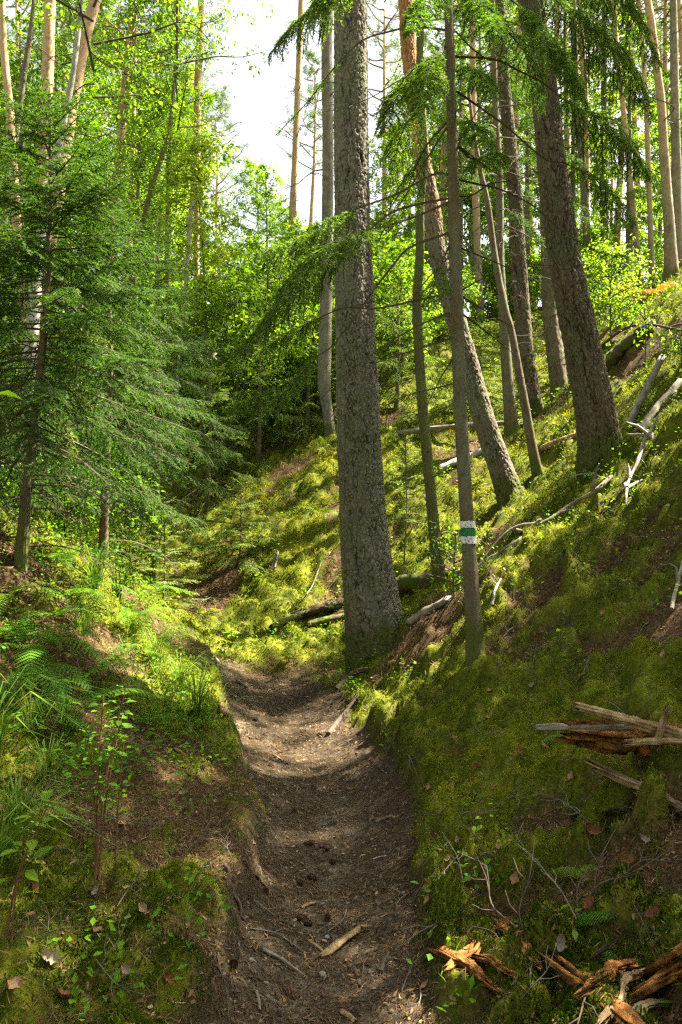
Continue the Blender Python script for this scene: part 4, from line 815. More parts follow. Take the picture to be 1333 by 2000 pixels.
def build_litter():
    A = Acc()
    keep = lambda p, path, moss, u, e: np.clip((.75*(1-moss)+.34*moss)*(1-path)+path*(.34+.66*sst(.42, .62, fbm2(p[:, 0], p[:, 1], 2.6, 3, 61))), 0, 1)
    q, d, s, nn, sz, L, W_, N = flat_bits(225000, 1.4, 14, keep, .038, .0011, .008, .16)
    c = q+nn*.004*sz*rng.random((N, 1)); V = np.stack([q-d*L/2-s*W_, c-s*W_*1.2, q+d*L/2, c+s*W_*1.2], 1)
    A.add(V.reshape(-1, 3), np.arange(4*N).reshape(-1, 4), np.repeat(np.clip(rng.beta(2, 2.2, N), 0, 1), 4))
    q, d, s, nn, sz, L, W_, N = flat_bits(31000, 1.4, 12, lambda p, path, moss, u, e: .35+.5*(1-moss), .020, .0055, .01, .3)      # scales of bark and bits of leaf
    V = np.stack([q-d*L/2-s*W_*.6, q-d*L*.1-s*W_, q+d*L/2, q+d*L*.15+s*W_], 1)
    A.add(V.reshape(-1, 3), np.arange(4*N).reshape(-1, 4), np.repeat(np.clip(rng.beta(1.6, 1.8, N), 0, 1), 4))
    o = A.build('needle_litter', M['litter']); tag(o, 'brown fallen pine needles and bark scales strewn over trail and banks', 'litter', kind='stuff')
    A = Acc()          # crumbs of earth and bark trodden into the trail
    p, path, moss, u, e, nn, r = scatter(16000, 1.5, 10, 20); k = rng.random(len(p)) < path*.9+.04; p, nn, r = p[k], nn[k], r[k]; N = len(p)
    R_ = (.0025+.010*rng.random((N, 1))**3.5)*np.maximum(1, r/4)[:, None]; B = np.array([[1, 0, 0], [-.5, .87, 0], [-.5, -.87, 0], [0, 0, .9], [.3, .2, -.6]])
    V = p[:, None]+(B[None]*(.6+.8*rng.random((N, 5, 1)))+rng.normal(0, .15, (N, 5, 3)))*R_[:, None]; F = np.array([[0, 1, 3], [1, 2, 3], [2, 0, 3], [1, 0, 4], [2, 1, 4], [0, 2, 4]])
    A.add(V.reshape(-1, 3), (np.arange(N)[:, None, None]*5+F[None]).reshape(-1, 3), np.repeat(rng.random(N), 5))
    o = A.build('gravel', M['crumb']); tag(o, 'small crumbs of earth and bark trodden into the trail', 'gravel', kind='stuff')
M['crumb'] = solidmat('crumbs', [(.2, (.035, .025, .017)), (.6, (.13, .095, .065)), (.9, (.27, .22, .16))], 30, (1, 1, 1), .95, 0, .01, .6)
build_litter()
def grass_blades(A, p, nn, n, L, W_, spread, droop, lean=(0, 0, 0), t0=.5):
    m = len(p)*n; P = np.repeat(p, n, 0); az = rng.uniform(0, 6.28, m); h = np.stack([np.cos(az), np.sin(az), np.zeros(m)], 1)+np.array(lean); P = P + h*rng.random((m, 1))*spread*.4; P[:, 2] -= .01
    l = (np.repeat(L, n) if np.ndim(L) else L)*(.45+.7*rng.random(m)); l = l[:, None]; s = nrm(np.cross(h, [[0, 0, 1.]])+1e-6); w_ = W_*(.6+.7*rng.random((m, 1))); o = .35+.95*rng.random((m, 1))
    pts = [P, P+np.array([0, 0, 1])*l*.38+h*l*.10*o, P+np.array([0, 0, 1])*l*(.66-.10*droop)+h*l*.34*o, P+np.array([0, 0, 1])*l*(.80-.45*droop)+h*l*.72*o]
    V = np.stack([pts[0]-s*w_*.7, pts[0]+s*w_*.7, pts[1]-s*w_, pts[1]+s*w_, pts[2]-s*w_*.75, pts[2]+s*w_*.75, pts[3]-s*w_*.1, pts[3]+s*w_*.1], 1); b = np.arange(m)[:, None]*8
    F = np.concatenate([b+np.array([[2*k, 2*k+1, 2*k+3, 2*k+2]]) for k in range(3)]); A.add(V.reshape(-1, 3), F, np.repeat(np.clip(t0+rng.normal(0, .16, m), 0, 1), 8))
def build_grass():
    A = Acc()
    p, path, moss, u, e, nn, r = scatter(10700, 2.2, 12)
    lf = np.exp(-((-u-e-.28)/.3)**2)*sst(4.2, 5, p[:, 1])*(1-sst(8.0, 9, p[:, 1]))*(u < 0); lb = (u < -.8)*sst(2.6, 3.4, p[:, 1])*(1-sst(7, 8, p[:, 1]))*.4
    k = rng.random(len(p)) < (lf*.9+lb*sst(.48, .6, fbm2(p[:, 0], p[:, 1], 1.2, 2, 71))+.012)*(1-path)
    grass_blades(A, p[k], nn[k], 4, .17*np.clip(r[k]/5, .6, 1.2), .0022, .12, .5, (.25, -.05, 0), .52)
    p, path, moss, u, e, nn, r = scatter(5000, 5, 16); k = rng.random(len(p)) < .10*(1-path)
    grass_blades(A, p[k], nn[k], 3, .10*np.ones(k.sum()), .003, .1, .5, (0, 0, 0), .6)
    o = A.build('grass', M['grass']); tag(o, 'thin woodland grass along the verge of the trail', 'grass', kind='stuff')
build_grass()
def build_undergrowth():
    A = Acc(); p, path, moss, u, e, nn, r = scatter(9500, 2.2, 20)
    dn = sst(.44, .62, fbm2(p[:, 0], p[:, 1], .9, 3, 81)); k = rng.random(len(p)) < (1-path)*(dn*(.10+.40*sst(5, 8, p[:, 1]))+(u < -.55)*sst(3.2, 4.2, p[:, 1])*.55)
    p, nn, r = p[k], nn[k], r[k]; m = 9; P = np.repeat(p, m, 0); N = len(P); sz = np.maximum(1, np.repeat(r, m)/7)[:, None]
    off = rng.normal(0, .05, (N, 3))*sz; off[:, 2] = (.02+.10*rng.random(N))*sz[:, 0]
    dr = nrm(off*np.array([1, 1, .2])+rng.normal(0, .02, (N, 3))); no = nrm(rng.normal(0, .35, (N, 3))+np.array([0, 0, 1.]))
    leaves(A, P+off, dr, no, .030*sz*(.6+.8*rng.random((N, 1))), .022*sz*(.7+.5*rng.random((N, 1))), np.clip(.45+.2*np.repeat(rng.random(len(p))-.5, m)+rng.normal(0, .1, N), 0, 1), near=False)
    o = A.build('undergrowth', M['leaf']); tag(o, 'low bilberry and wood sorrel leaves scattered over the mossy slopes', 'undergrowth', kind='stuff')
build_undergrowth()

# ------------------------------------------------------------------ ferns
def frond_arrays(base, az, L, arch, width, n=24, t0=.5, el=.9, twist=0.):
    h = np.array([math.cos(az), math.sin(az), 0]); s = np.array([-h[1], h[0], 0]); P = []; q = np.array(base, float); a = el
    for k in range(n+1): P.append(q.copy()); q = q+(h*math.cos(a)+np.array([0, 0, math.sin(a)]))*L/n; a -= arch/n*(1.3-.3*k/n)
    P = np.array(P); A = Acc(); tube(A, P, np.linspace(.0022, .0006, n+1)*max(1, L/.5), 4, t0-.2); T = nrm(np.gradient(P, axis=0)); up = np.cross(T, s[None])*-1
    st = np.linspace(.16, .985, 19)
    for f in st:
        i = f*n; j = min(int(i), n-1); o = P[j]+(P[j+1]-P[j])*(i-j); l = width*(math.sin(math.pi*min(1, (f-.05)*1.0))**.6*(1.02-f)**.55+.03)*1.25
        for sd in (-1, 1):
            d = nrm((s*sd*.93+T[j]*.42+np.array([0, 0, twist*sd-.10]))[None])[0]; m = max(4, int(l/(.017*L))); g = np.arange(m)/m
            q0 = o+d*l*g[:, None]+np.array([0, 0, -1])*l*.12*(g**2)[:, None]; w_ = min(l*.20, .0165*L)*(1-g)**.6+.003*L; c = nrm(np.cross(d, up[j])[None])[0]
            for s2 in (-1, 1): leaves(A, q0, np.tile(d*.55+c*s2*.9, (m, 1)), np.tile(up[j], (m, 1)), w_, np.full(m, l/m*1.25), np.clip(t0+rng.normal(0, .05, m)+.1*f, 0, 1), .1)
    return A
def fern(name, label, px, py, fronds, group=None, pos=None):
    b = pos if pos is not None else hit(px, py); root = thing(name, label, 'fern', b, group)
    for az, L, arch, wd, el, t0 in fronds: frond_arrays((0, 0, -.01), R(az), L*(1.15 if L > .3 else 1), arch, wd, t0=min(.9, t0+.12), el=el).build('frond', M['fern'], root)
    return root
fern('fern', 'large fern with spreading fronds on the left bank', 62, 1275, [(-20,.52,1.5,.12,.75,.5),(15,.50,1.4,.12,.8,.55),(60,.48,1.4,.11,.9,.5),(-70,.5,1.7,.12,.7,.45),(-120,.5,1.6,.13,.7,.45),(130,.55,1.3,.14,.9,.55),(170,.5,1.4,.13,.9,.6)])
fern('fern', 'fern with upright fronds behind the large one on the left bank', 130, 1175, [(0,.5,1.5,.13,.9,.5),(-50,.52,1.5,.13,.8,.5),(50,.45,1.3,.12,1.0,.55),(170,.5,1.4,.13,.9,.7),(-110,.45,1.6,.12,.8,.45)])
fern('fern', 'shaded fern hanging low beside the large fern', 55, 1310, [(-45,.48,1.6,.13,.5,.3),(-15,.42,1.5,.12,.6,.35),(-90,.4,1.7,.12,.5,.3)])
fern('fern', 'bright fern at the left edge above the large one', 0, 1185, [(-10,.45,1.4,.12,.8,.8),(40,.4,1.4,.11,.9,.8),(-70,.42,1.5,.11,.7,.7)])
fern('fern', 'fern among the grass between the large fern and the trail', 215, 1300, [(10,.38,1.4,.10,.8,.5),(-60,.36,1.4,.10,.8,.5),(70,.34,1.3,.10,.9,.55),(160,.36,1.4,.10,.8,.5)])
fern('fern', 'shady fern behind the bare foot of the young spruce', 110, 1100, [(0,.5,1.4,.13,.8,.45),(-60,.45,1.4,.12,.8,.45),(90,.45,1.4,.12,.9,.5),(170,.45,1.4,.12,.8,.5)])
for k, (a, b, l) in enumerate([(165,1385,'fern in the grass left of the single dark frond'),(20,1250,'fern at the left edge level with the large one'),(250,1215,'fern on the crest of the left bank'),(95,1215,'fern close behind the large fern'),(150,1340,'fern just right below the large fern'),(300,1160,'fern beyond the end of the left bank'),(190,1045,'fern in the shade under the dark spruces'),(60,1420,'fern half sunk in the long grass')]):
    fern('fern', l, a, b, [(q*63+rng.normal(0, 15), .34+.1*rng.random(), 1.4, .10, .65+.3*rng.random(), .45+.2*rng.random()) for q in range(5)])
fern('fern', 'single dark frond leaning from the grass beside the sapling thicket', 262, 1420, [(25,.36,1.1,.10,.6,.35),(80,.28,1.2,.08,.7,.35)])
fern('fern', 'bright little fern frond on the right bank above the orange rotten wood', 1150, 1718, [(150,.15,1.2,.06,.7,.75),(60,.14,1.2,.055,.8,.75),(-60,.13,1.3,.055,.5,.7)])
fern('fern', 'dark fern frond in the shade near the lower right', 1215, 1800, [(160,.17,1.3,.07,.5,.3),(-40,.16,1.3,.07,.5,.3),(60,.14,1.2,.06,.7,.3)])
fern('fern', 'small fern beside the pile of orange rotten wood', 1205, 1895, [(-150,.14,1.3,.05,.5,.6),(100,.13,1.2,.05,.8,.6)])
fern('fern', 'tiny fern on the bank above the broken rotten log', 1190, 1350, [(170,.17,1.4,.05,.5,.75),(0,.13,1.3,.04,.5,.75)])
fern('fern', 'pale fern frond below the broken branch of the rotten log', 1115, 1440, [(175,.20,1.5,.06,.4,.7),(20,.16,1.5,.05,.4,.7)])
fern('fern', 'fern on the sunlit slope left of the big pine', 628, 1020, [(200,.5,1.3,.13,.9,.7),(-60,.45,1.4,.12,.8,.7),(20,.45,1.4,.12,.8,.7),(-120,.45,1.4,.12,.8,.6)])
fern('fern', 'fern at the foot of the pale spruce seedling', 392, 1075, [(-30,.45,1.4,.12,.7,.6),(-150,.45,1.4,.12,.7,.6),(90,.4,1.3,.11,.8,.6),(-90,.42,1.4,.12,.7,.65)])

# ------------------------------------------------------------------ saplings and single plants
def sapling(label, px, py, stems, leaf=.05, mat='leaf', rad=.005, pos=None, tint=.5, name='sapling', cat='sapling', group=None):
    """stems: (lean x, lean y, height, leaves)"""
    b = pos if pos is not None else hit(px, py); root = thing(name, label, cat, b, group)
    for lx, ly, H, n in stems:
        A, Lf = Acc(), Acc(); P = spline([(0, 0, -.03), (lx*.25, ly*.25, H*.4), (lx*.65, ly*.65, H*.75), (lx, ly, H)], 14)+np.array([rng.normal(0, .012), rng.normal(0, .012), 0]); tube(A, P, np.linspace(rad, rad*.3, 14), 5)
        f = np.linspace(.35, 1, n)*12.5; i = f.astype(int); o = P[i]+(P[i+1]-P[i])*(f-i)[:, None]; az = np.arange(n)*2.4+rng.random()*6; h = np.stack([np.cos(az), np.sin(az), .25+0*az], 1); e = o+h*leaf*.45; segs_wood(A, o, e, np.full(n, rad*.3), np.full(n, rad*.18))
        leaves(Lf, e, h*[1, 1, .2]+rng.normal(0, .15, (n, 3)), np.array([0, 0, 1.])+rng.normal(0, .3, (n, 3)), leaf*(.7+.6*rng.random(n)), leaf*.62*(.8+.4*rng.random(n)), np.clip(tint+rng.normal(0, .12, n), 0, 1), .2, True)
        st = A.build('stem', M['stemred'], root, True); Lf.build('leaves', M[mat], st)
    return root
sapling('thin stemmed sapling thicket on the left bank with a few pale leaves', 187, 1705, [(.02,.03,.62,30),(.10,.05,.66,34),(.06,.1,.55,26),(-.05,.05,.5,20)], .036, rad=.005, tint=.42)
sapling('single reddish stem sapling close beside the thicket', 218, 1700, [(.03,.02,.48,7)], .042, rad=.004, tint=.45)
sapling('sapling with round bright leaves in the lower left corner', 8, 1845, [(.14,.05,.42,9),(.05,.0,.26,5)], .06, rad=.004, tint=.72)
sapling('thin leaning sapling with small leaves before the left bank grass', 60, 1660, [(.10,.05,.36,7)], .035, rad=.003, tint=.45)
sapling('three leaved seedling beside the trail on the right', 925, 1645, [(-.02,-.02,.10,3),(.03,0,.07,2)], .034, rad=.002, tint=.75, name='seedling', cat='seedling')
sapling('seedling with one dark green leaf over the right edge of the trail', 850, 1640, [(-.06,-.02,.05,2)], .036, rad=.002, tint=.3, name='seedling', cat='seedling')
sapling('small leafy seedling at the foot of the big pine', 690, 1352, [(.02,0,.12,6),(-.04,0,.10,5),(.06,0,.1,5)], .05, rad=.002, tint=.5, name='seedling', cat='seedling')
sapling('seedling with a pair of leaves on the right bank below the bark strip', 1105, 1850, [(.02,.05,.09,3)], .03, rad=.0018, tint=.55, name='seedling', cat='seedling')
sapling('tall sapling at the left edge whose big bright leaves reach into the photo', 0, 0, [(.15,.05,1.75,12)], .085, rad=.008, pos=Vector((-1.02, 1.95, gz(-1.02, 1.95))), tint=.75)
for k, (a, b, l) in enumerate([(520,1075,'wood sorrel clump left of the path'),(455,1260,'leafy herb clump on the moss where the trail bends'),(560,1295,'low leafy herb beside the trail bend'),(870,1090,'leafy herb below the crooked mossy trunk'),(505,1145,'leafy herb on the mossy hummock'),(260,1150,'tall leafy herb at the end of the left bank'),(330,1260,'bright leafy herb in the verge grass'),(735,1215,'small herb against the foot of the big pine')]):
    sapling(l, a, b, [(rng.normal(0, .05), rng.normal(0, .04), .10+.05*rng.random(), 5) for _ in range(4)], .045, rad=.002, tint=.6, name='herb', cat='herb')
for k, (a, b, l) in enumerate([(95,1400,'leafy sapling among the long grass at the left'),(265,1340,'leafy sapling on the left bank above the dark frond'),(150,1560,'leafy seedling left of the sapling thicket'),(330,1400,'low leafy seedling in the moss of the left verge'),(40,1560,'leafy stem between the long grass tufts'),(180,1290,'leafy sapling right of the large fern'),(270,1540,'small seedling on the brown needles right of the thicket')]):
    sapling(l, a, b, [(rng.normal(0, .06), rng.normal(0, .05), .18+.16*rng.random(), 8) for _ in range(3)], .042, rad=.0022, tint=.5)
def grass_tuft(label, px, py, n, L, W_, lean, t0=.45):
    b = hit(px, py); root = thing('grass_tuft', label, 'grass tuft', b); A = Acc(); grass_blades(A, np.zeros((1, 3)), None, n, L, W_, .12, .75, lean, t0); A.build('blades', M['grass'], root)
grass_tuft('long drooping grass tuft at the left edge of the photo, level with the dark frond', -25, 1500, 60, .60, .0042, (.5, 0, 0))
grass_tuft('long grass tuft at the left edge below the sapling thicket', -10, 1690, 55, .42, .0038, (.6, 0, 0))
grass_tuft('soft grass tuft above the sapling thicket on the left bank', 130, 1445, 50, .38, .0030, (.5, -.1, 0))
grass_tuft('hanging grass tuft below the bare foot of the young spruce', 185, 1160, 60, .55, .0040, (.35, -.1, 0))
grass_tuft('second hanging grass tuft at the top end of the left bank', 228, 1175, 50, .5, .0036, (.3, -.2, 0))
for k, (a, b, l) in enumerate([(255,1240,'grass tuft on the crest of the left bank below the herb'),(300,1300,'sunny grass tuft in the middle of the left verge'),(350,1345,'sunny grass tuft close to the bend of the trail'),(385,1400,'grass tuft hanging over the left edge of the trail'),(60,1440,'grass tuft under the large fern'),(30,1600,'broad grass tuft at the left between two longer ones'),(160,1240,'grass tuft behind the large fern'),(90,1530,'thin grass tuft before the thicket'),(20,1390,'long grass tuft at the left edge under the fern')]):
    grass_tuft(l, a, b, 60, .30+.12*rng.random(), .0030, (.35, -.05, 0), .52)
grass_tuft('small upright grass tuft among moss on the right bank', 985, 1665, 12, .13, .0025, (0, 0, 0))
grass_tuft('wispy grass tuft on the bank left of the rotten log', 945, 1450, 9, .14, .0015, (-.2, 0, 0))

# ------------------------------------------------------------------ fallen wood
def wood_piece(L, r0, r1, mat, bend=.1, jag=.35, rough=.22, seg=12, n=22, seed=0, flat=1.0, fibre=1.0):
    """a broken length of wood along +X, ends splintered, surface furrowed"""
    g = np.random.default_rng(seed); x = np.linspace(0, 1, n); P = np.stack([x*L, bend*L*np.sin(x*3.1)*.5+.02*L*g.normal(0, .6, n).cumsum()/3, bend*L*.5*np.sin(x*2.2+1)], 1); P[:, 1:] -= P[0, 1:]
    V, F, N = tube_arrays(P, r0+(r1-r0)*x, seg); th = np.tile(np.arange(seg)/seg*6.283, n); xs = np.repeat(x, seg); rr = np.repeat(r0+(r1-r0)*x, seg)
    fur = .55*(fbm(np.stack([np.cos(th)*1.6, np.sin(th)*1.6, xs*L*5*fibre], 1)+seed*3.3, 3, 3)-.5) + .55*(.32-np.abs(fbm(np.stack([np.cos(th)*4, np.sin(th)*4, xs*L*7*fibre], 1)+seed*1.3, 3, 5)-.5)*4); V = V+N*(rr*fur*rough*4)[:, None]; V[:, 2] *= flat
    e = g.random(seg)*jag; ends = np.where(xs < .12, (.12-xs)/.12, 0)*-np.tile(e, n)*rr*4+np.where(xs > .88, (xs-.88)/.12, 0)*np.tile(g.random(seg)*jag, n)*rr*5; V[:, 0] += ends
    m = len(V); V = np.vstack([V, P[0]+[r0*.6, 0, 0], P[-1]-[r1*.8, 0, 0]]); j = np.arange(seg)
    T = np.concatenate([np.stack([np.full(seg, m), (j+1) % seg, j], 1), np.stack([np.full(seg, m+1), (n-1)*seg+j, (n-1)*seg+(j+1) % seg], 1)])
    return V, [F, T]
def lay(o, p, q, sink=0.0, roll=0.0):
    """lays an object modelled along +X from point p towards q"""
    p, q = Vector(p), Vector(q); d = q-p; o.matrix_world = Matrix.Translation(p-Vector((0, 0, sink))) @ d.to_track_quat('X', 'Z').to_matrix().to_4x4() @ Matrix.Rotation(roll, 4, 'X')
def log_between(name, label, cat, p, q, r0, r1, mat, bend=.06, sink=.01, seed=0, jag=.35, rough=.2, seg=12, n=22, group=None, flat=1.):
    p, q = Vector(p), Vector(q); V, F = wood_piece((q-p).length, r0, r1, mat, bend, jag, rough, seg, n, seed, flat); o = mk(name, V, F, M[mat], None, {'tint': np.full(len(V), .5)}, True); lay(o, p, q, sink); return tag(o, label, cat, group)
def up(v, h): return Vector((v.x, v.y, v.z+h))
log_between('fallen_log', 'short pale log lying behind the painted trunk', 'log', up(hit(862,925),.05), up(hit(948,893),.12), .055, .045, 'palewood', seed=1)
log_between('fallen_log', 'upper bleached broken log on the mossy ridge, its end sticking up', 'log', up(hit(1232,830),.03), up(hit(1285,765),.32), .042, .036, 'palewood', seed=2, jag=.8)
log_between('fallen_log', 'lower grey log beside the bleached broken one on the ridge', 'log', up(hit(1252,845),.02), up(hit(1325,775),.15), .04, .038, 'greywood', seed=3)
log_between('fallen_log', 'grey log poking out below the crooked mossy trunk', 'log', up(hit(800,1225),.03), up(hit(872,1182),.05), .036, .036, 'greywood', seed=4)
log_between('fallen_log', 'half buried grey log on the bank above the painted trunk', 'log', up(hit(925,1125),.02), up(hit(1012,1068),.04), .032, .038, 'greywood', seed=5)
log_between('fallen_log', 'long mossy log lying level left of the big pine', 'log', up(hit(535,1232),.02), up(hit(690,1172),.03), .045, .06, 'mosswood', seed=6, rough=.3)
log_between('fallen_log', 'shorter mossy log in front of the long one left of the big pine', 'log', up(hit(600,1224),.01), up(hit(688,1203),.02), .035, .04, 'mosswood', seed=7, rough=.3)
log_between('fallen_log', 'dark mossy log lying right behind the big pine', 'log', up(hit(772,1150),.03), up(hit(850,1140),.03), .10, .09, 'mosswood', seed=8, rough=.3)
log_between('fallen_log', 'thin straight log lying across the slope behind the crooked mossy trunk', 'log', up(hit(785,862),.06), up(hit(1010,832),.10), .05, .04, 'greywood', seed=9)
log_between('fallen_log', 'mossy log lying down the ridge at the right', 'log', up(hit(1172,735),.05), up(hit(1265,655),.08), .10, .09, 'mosswood', seed=10, rough=.3)
log_between('fallen_log', 'short weathered log beside the feet of the pines in the hollow', 'log', up(hit(1060,893),.04), up(hit(1130,855),.05), .05, .05, 'brokenwood', seed=11)
log_between('fallen_log', 'dark rotten log on the ridge skyline', 'log', up(hit(1165,690),.04), up(hit(1255,650),.05), .06, .05, 'deadtwig', seed=12)
def branch_path(name, label, pts, r0, r1, mat, lift=.03, seed=0, side=0, cat='branch', air=None):
    P = [np.array(up(hit(a, b), lift if air is None else air[k])) for k, (a, b) in enumerate(pts)]; b0 = Vector(P[0]); Q = spline(np.array(P)-P[0], 26); Q = Q+(fbm(np.stack([np.linspace(0, 5, 26)]*3, 1)+seed, 2, seed)[:, None]-.5)*.02
    A = Acc(); tube(A, Q, np.linspace(r0, r1, 26), 8); g = np.random.default_rng(seed)
    for k in range(side):
        i = int(g.integers(4, 24)); d = nrm((Q[i]-Q[i-1]+g.normal(0, .03, 3)+[0, 0, .02])[None])[0]; l = .10+.16*g.random(); e = Q[i]+d*l*.5+g.normal(0, .02, 3); tube(A, [Q[i], e, e+d*l*.5+g.normal(0, .03, 3)], [r1*.9, r1*.7, r1*.3], 5)
    o = A.build(name, M[mat], None, True); o.location = b0; return tag(o, label, cat)
branch_path('dead_branch', 'long curved pale branch lying up the crest of the right bank', [(940,1108),(1000,1058),(1060,1032),(1115,1005),(1160,975),(1195,945)], .010, .022, 'greywood', .05, 1, 6)
branch_path('dead_branch', 'short bleached branch arching above the long curved one', [(1118,948),(1150,938),(1185,948)], .008, .006, 'palewood', .06, 2, 2)
branch_path('dead_branch', 'bleached branch with a knobbly white end standing off the crest', [(1223,1010),(1226,965),(1246,930),(1262,893),(1276,880)], .008, .022, 'palewood', .05, 3, 8, air=[.03,.06,.10,.13,.10])
branch_path('dead_branch', 'dark branch arching across the sunlit ridge moss', [(1175,690),(1215,668),(1260,658),(1333,668)], .028, .018, 'deadtwig', .12, 4, 6)
branch_path('dead_branch', 'small bleached stick on the moss right of the painted trunk', [(962,1190),(968,1165),(978,1140)], .012, .006, 'palewood', .03, 5, 2)
branch_path('dead_branch', 'bleached stick at the right edge half way up the bank', [(1312,1205),(1322,1165),(1335,1105)], .012, .010, 'greywood', .03, 6, 3)
branch_path('dead_branch', 'thin pale stick lying on the mossy hummock left of the big pine', [(598,1185),(612,1150),(628,1120)], .008, .005, 'greywood', .04, 7, 1)
branch_path('dead_branch', 'pale twig on the slope above the leafy herb', [(538,1118),(543,1100),(541,1085)], .012, .008, 'palewood', .03, 8, 0)
branch_path('dead_branch', 'greenish dry stalk curving over the moss on the right bank', [(1095,1845),(1120,1790),(1150,1755),(1185,1732)], .003, .002, 'stalk', .05, 9, 0) if 'stalk' in M else None
for k, (pts, lb, r) in enumerate([([(440,1705),(455,1745),(478,1805)], 'dark root crossing the sandy cut of the left bank', .009), ([(475,1690),(510,1730),(555,1765)], 'thin dark root below the overhang of the left bank', .007), ([(432,1378),(440,1398),(452,1402)], 'pale root stub at the left edge of the trail', .02), ([(640,1440),(670,1400),(700,1370)], 'root running from the big pine into the trail', .022), ([(660,1350),(690,1330),(720,1318)], 'mossy root at the foot of the big pine', .03)]):
    branch_path('tree_root', lb, pts, r, r*.6, 'brokenwood' if k in (2,) else 'deadtwig', .008, 20+k, 0, 'root')

# the broken rotten log at the right edge
def rot_group():
    b = hit(1300, 1480); d = b.y; root = thing('rotten_log', 'broken rotten log with splintered branches at the right edge', 'log', b); bb = np.array(b)
    def piece(nm, pa, pb, r0, r1, mat, seed, jag=.9, rough=.3, da=0, db=0, bend=.05):
        p = np.array(at(*pa, d+da))-bb; q = np.array(at(*pb, d+db))-bb; L = np.linalg.norm(q-p); V, F = wood_piece(L, r0, r1, mat, bend, jag, rough, 30, 60, seed); o = mk(nm, V, F, M[mat], root, {'tint': np.full(len(V), .5)}, True); lay(o, p, q); o.parent = root
    piece('decayed_core', (1205,1440), (1420,1460), .045, .07, 'rotwood', 31, 1.5, .62, .05, .1)
    piece('branch', (1134,1382), (1420,1462), .015, .027, 'brokenwood', 32, .7, .22, -.02, -.10, .03)
    piece('branch', (1058,1421), (1215,1420), .012, .017, 'greywood', 33, .8, .25, .02, .02, .03)
    piece('branch', (1285,1445), (1300,1396), .014, .010, 'brokenwood', 34, .9, .3, -.08, -.10)
    piece('splinter', (1240,1452), (1330,1448), .012, .010, 'brokenwood', 35, 1.2, .4, -.09, -.10)
rot_group()
ROT = [  # from, to, radii, material, label
 ((1218,1530),(1335,1588),.030,.022,'brokenwood','strip of yellowish bark wood on the moss below the broken log'),
 ((1130,1600),(1190,1590),.028,.02,'mosswood','mossy chip of wood beside a small orange crumb'),
 ((915,1880),(985,1815),.026,.020,'rotwood','orange rotten wood chunk, upper left arm of the angled pair by the trail'),
 ((975,1822),(1040,1875),.018,.012,'rotwood','orange rotten splinter, right arm of the angled pair by the trail'),
 ((880,1885),(940,1950),.026,.018,'rotwood','orange rotten chunk nearest the trail'),
 ((935,1890),(980,1902),.018,.012,'rotwood','small orange splinter lying between the rotten chunks by the trail'),
 ((1115,1920),(1195,1985),.034,.028,'rotwood','dark orange rotten chunk left in the lower right pile'),
 ((1195,1990),(1290,1890),.015,.012,'brokenwood','pale bark covered branch across the lower right pile'),
 ((1185,1925),(1255,1895),.022,.018,'rotwood','red brown rotten piece at the back of the lower right pile'),
 ((1250,1960),(1345,1925),.026,.03,'rotwood','orange rotten slab at the right of the lower right pile'),
 ((1295,1905),(1345,1880),.030,.03,'rotwood','orange rotten lump at the right edge above the slab'),
 ((1240,1998),(1310,1970),.014,.012,'mosswood','greenish stick at the bottom of the lower right pile'),
 ((1100,1918),(1160,1890),.012,.010,'deadtwig','dark twig leaning on the lower right pile'),
]
for k, (a, b_, r0, r1, mt, lb) in enumerate(ROT):
    p, q = hit(*a), hit(*b_); log_between('rotten_wood', lb, 'rotten wood', up(p, r0*.5), up(q, r1*.7), r0*.85, r1*.85, mt, .16, .0, 40+k, 2.2, .75, 26, 44, 'rotten wood on the right bank', .62)
log_between('bark_piece', 'piece of brown bark lying on the trail', 'bark', up(hit(640,1872),.012), up(hit(700,1825),.012), .017, .014, 'brokenwood', .05, 0, 61, 1., .3, 10, 16, None, .6)
for k, (a, b_, r, mt, lb) in enumerate([((500,1940),(507,1975),.008,'greywood','short stick at the bottom of the trail'),((515,1865),(590,1905),.007,'greywood','long half buried grey stick on the trail'),((605,1845),(628,1862),.010,'brokenwood','stubby stick on the trail beside the bark piece'),((590,1778),(622,1765),.007,'brokenwood','pale stick in the middle of the trail'),((690,1895),(702,1930),.008,'deadtwig','dark stick right of the bark piece'),((735,1610),(765,1600),.007,'greywood','lichen covered twig at the right side of the trail'),((730,1682),(752,1675),.006,'palewood','pale chip of wood on the right of the trail'),((668,1985),(692,1998),.010,'brokenwood','brown stub at the bottom edge of the trail'),((535,1480),(555,1492),.010,'brokenwood','small broken stick in the sunlit part of the trail'),((465,1335),(480,1345),.02,'deadtwig','dark stub where the trail disappears'),((340,1465),(362,1478),.008,'brokenwood','small bright stick on the left verge moss'),((745,1905),(760,1870),.009,'deadtwig','dark twig below the small orange splinters')]):
    log_between('stick', lb, 'stick', up(hit(*a), r*.6), up(hit(*b_), r*.6), r, r*.75, mt, .08, 0, 70+k, .5, .25, 8, 12)
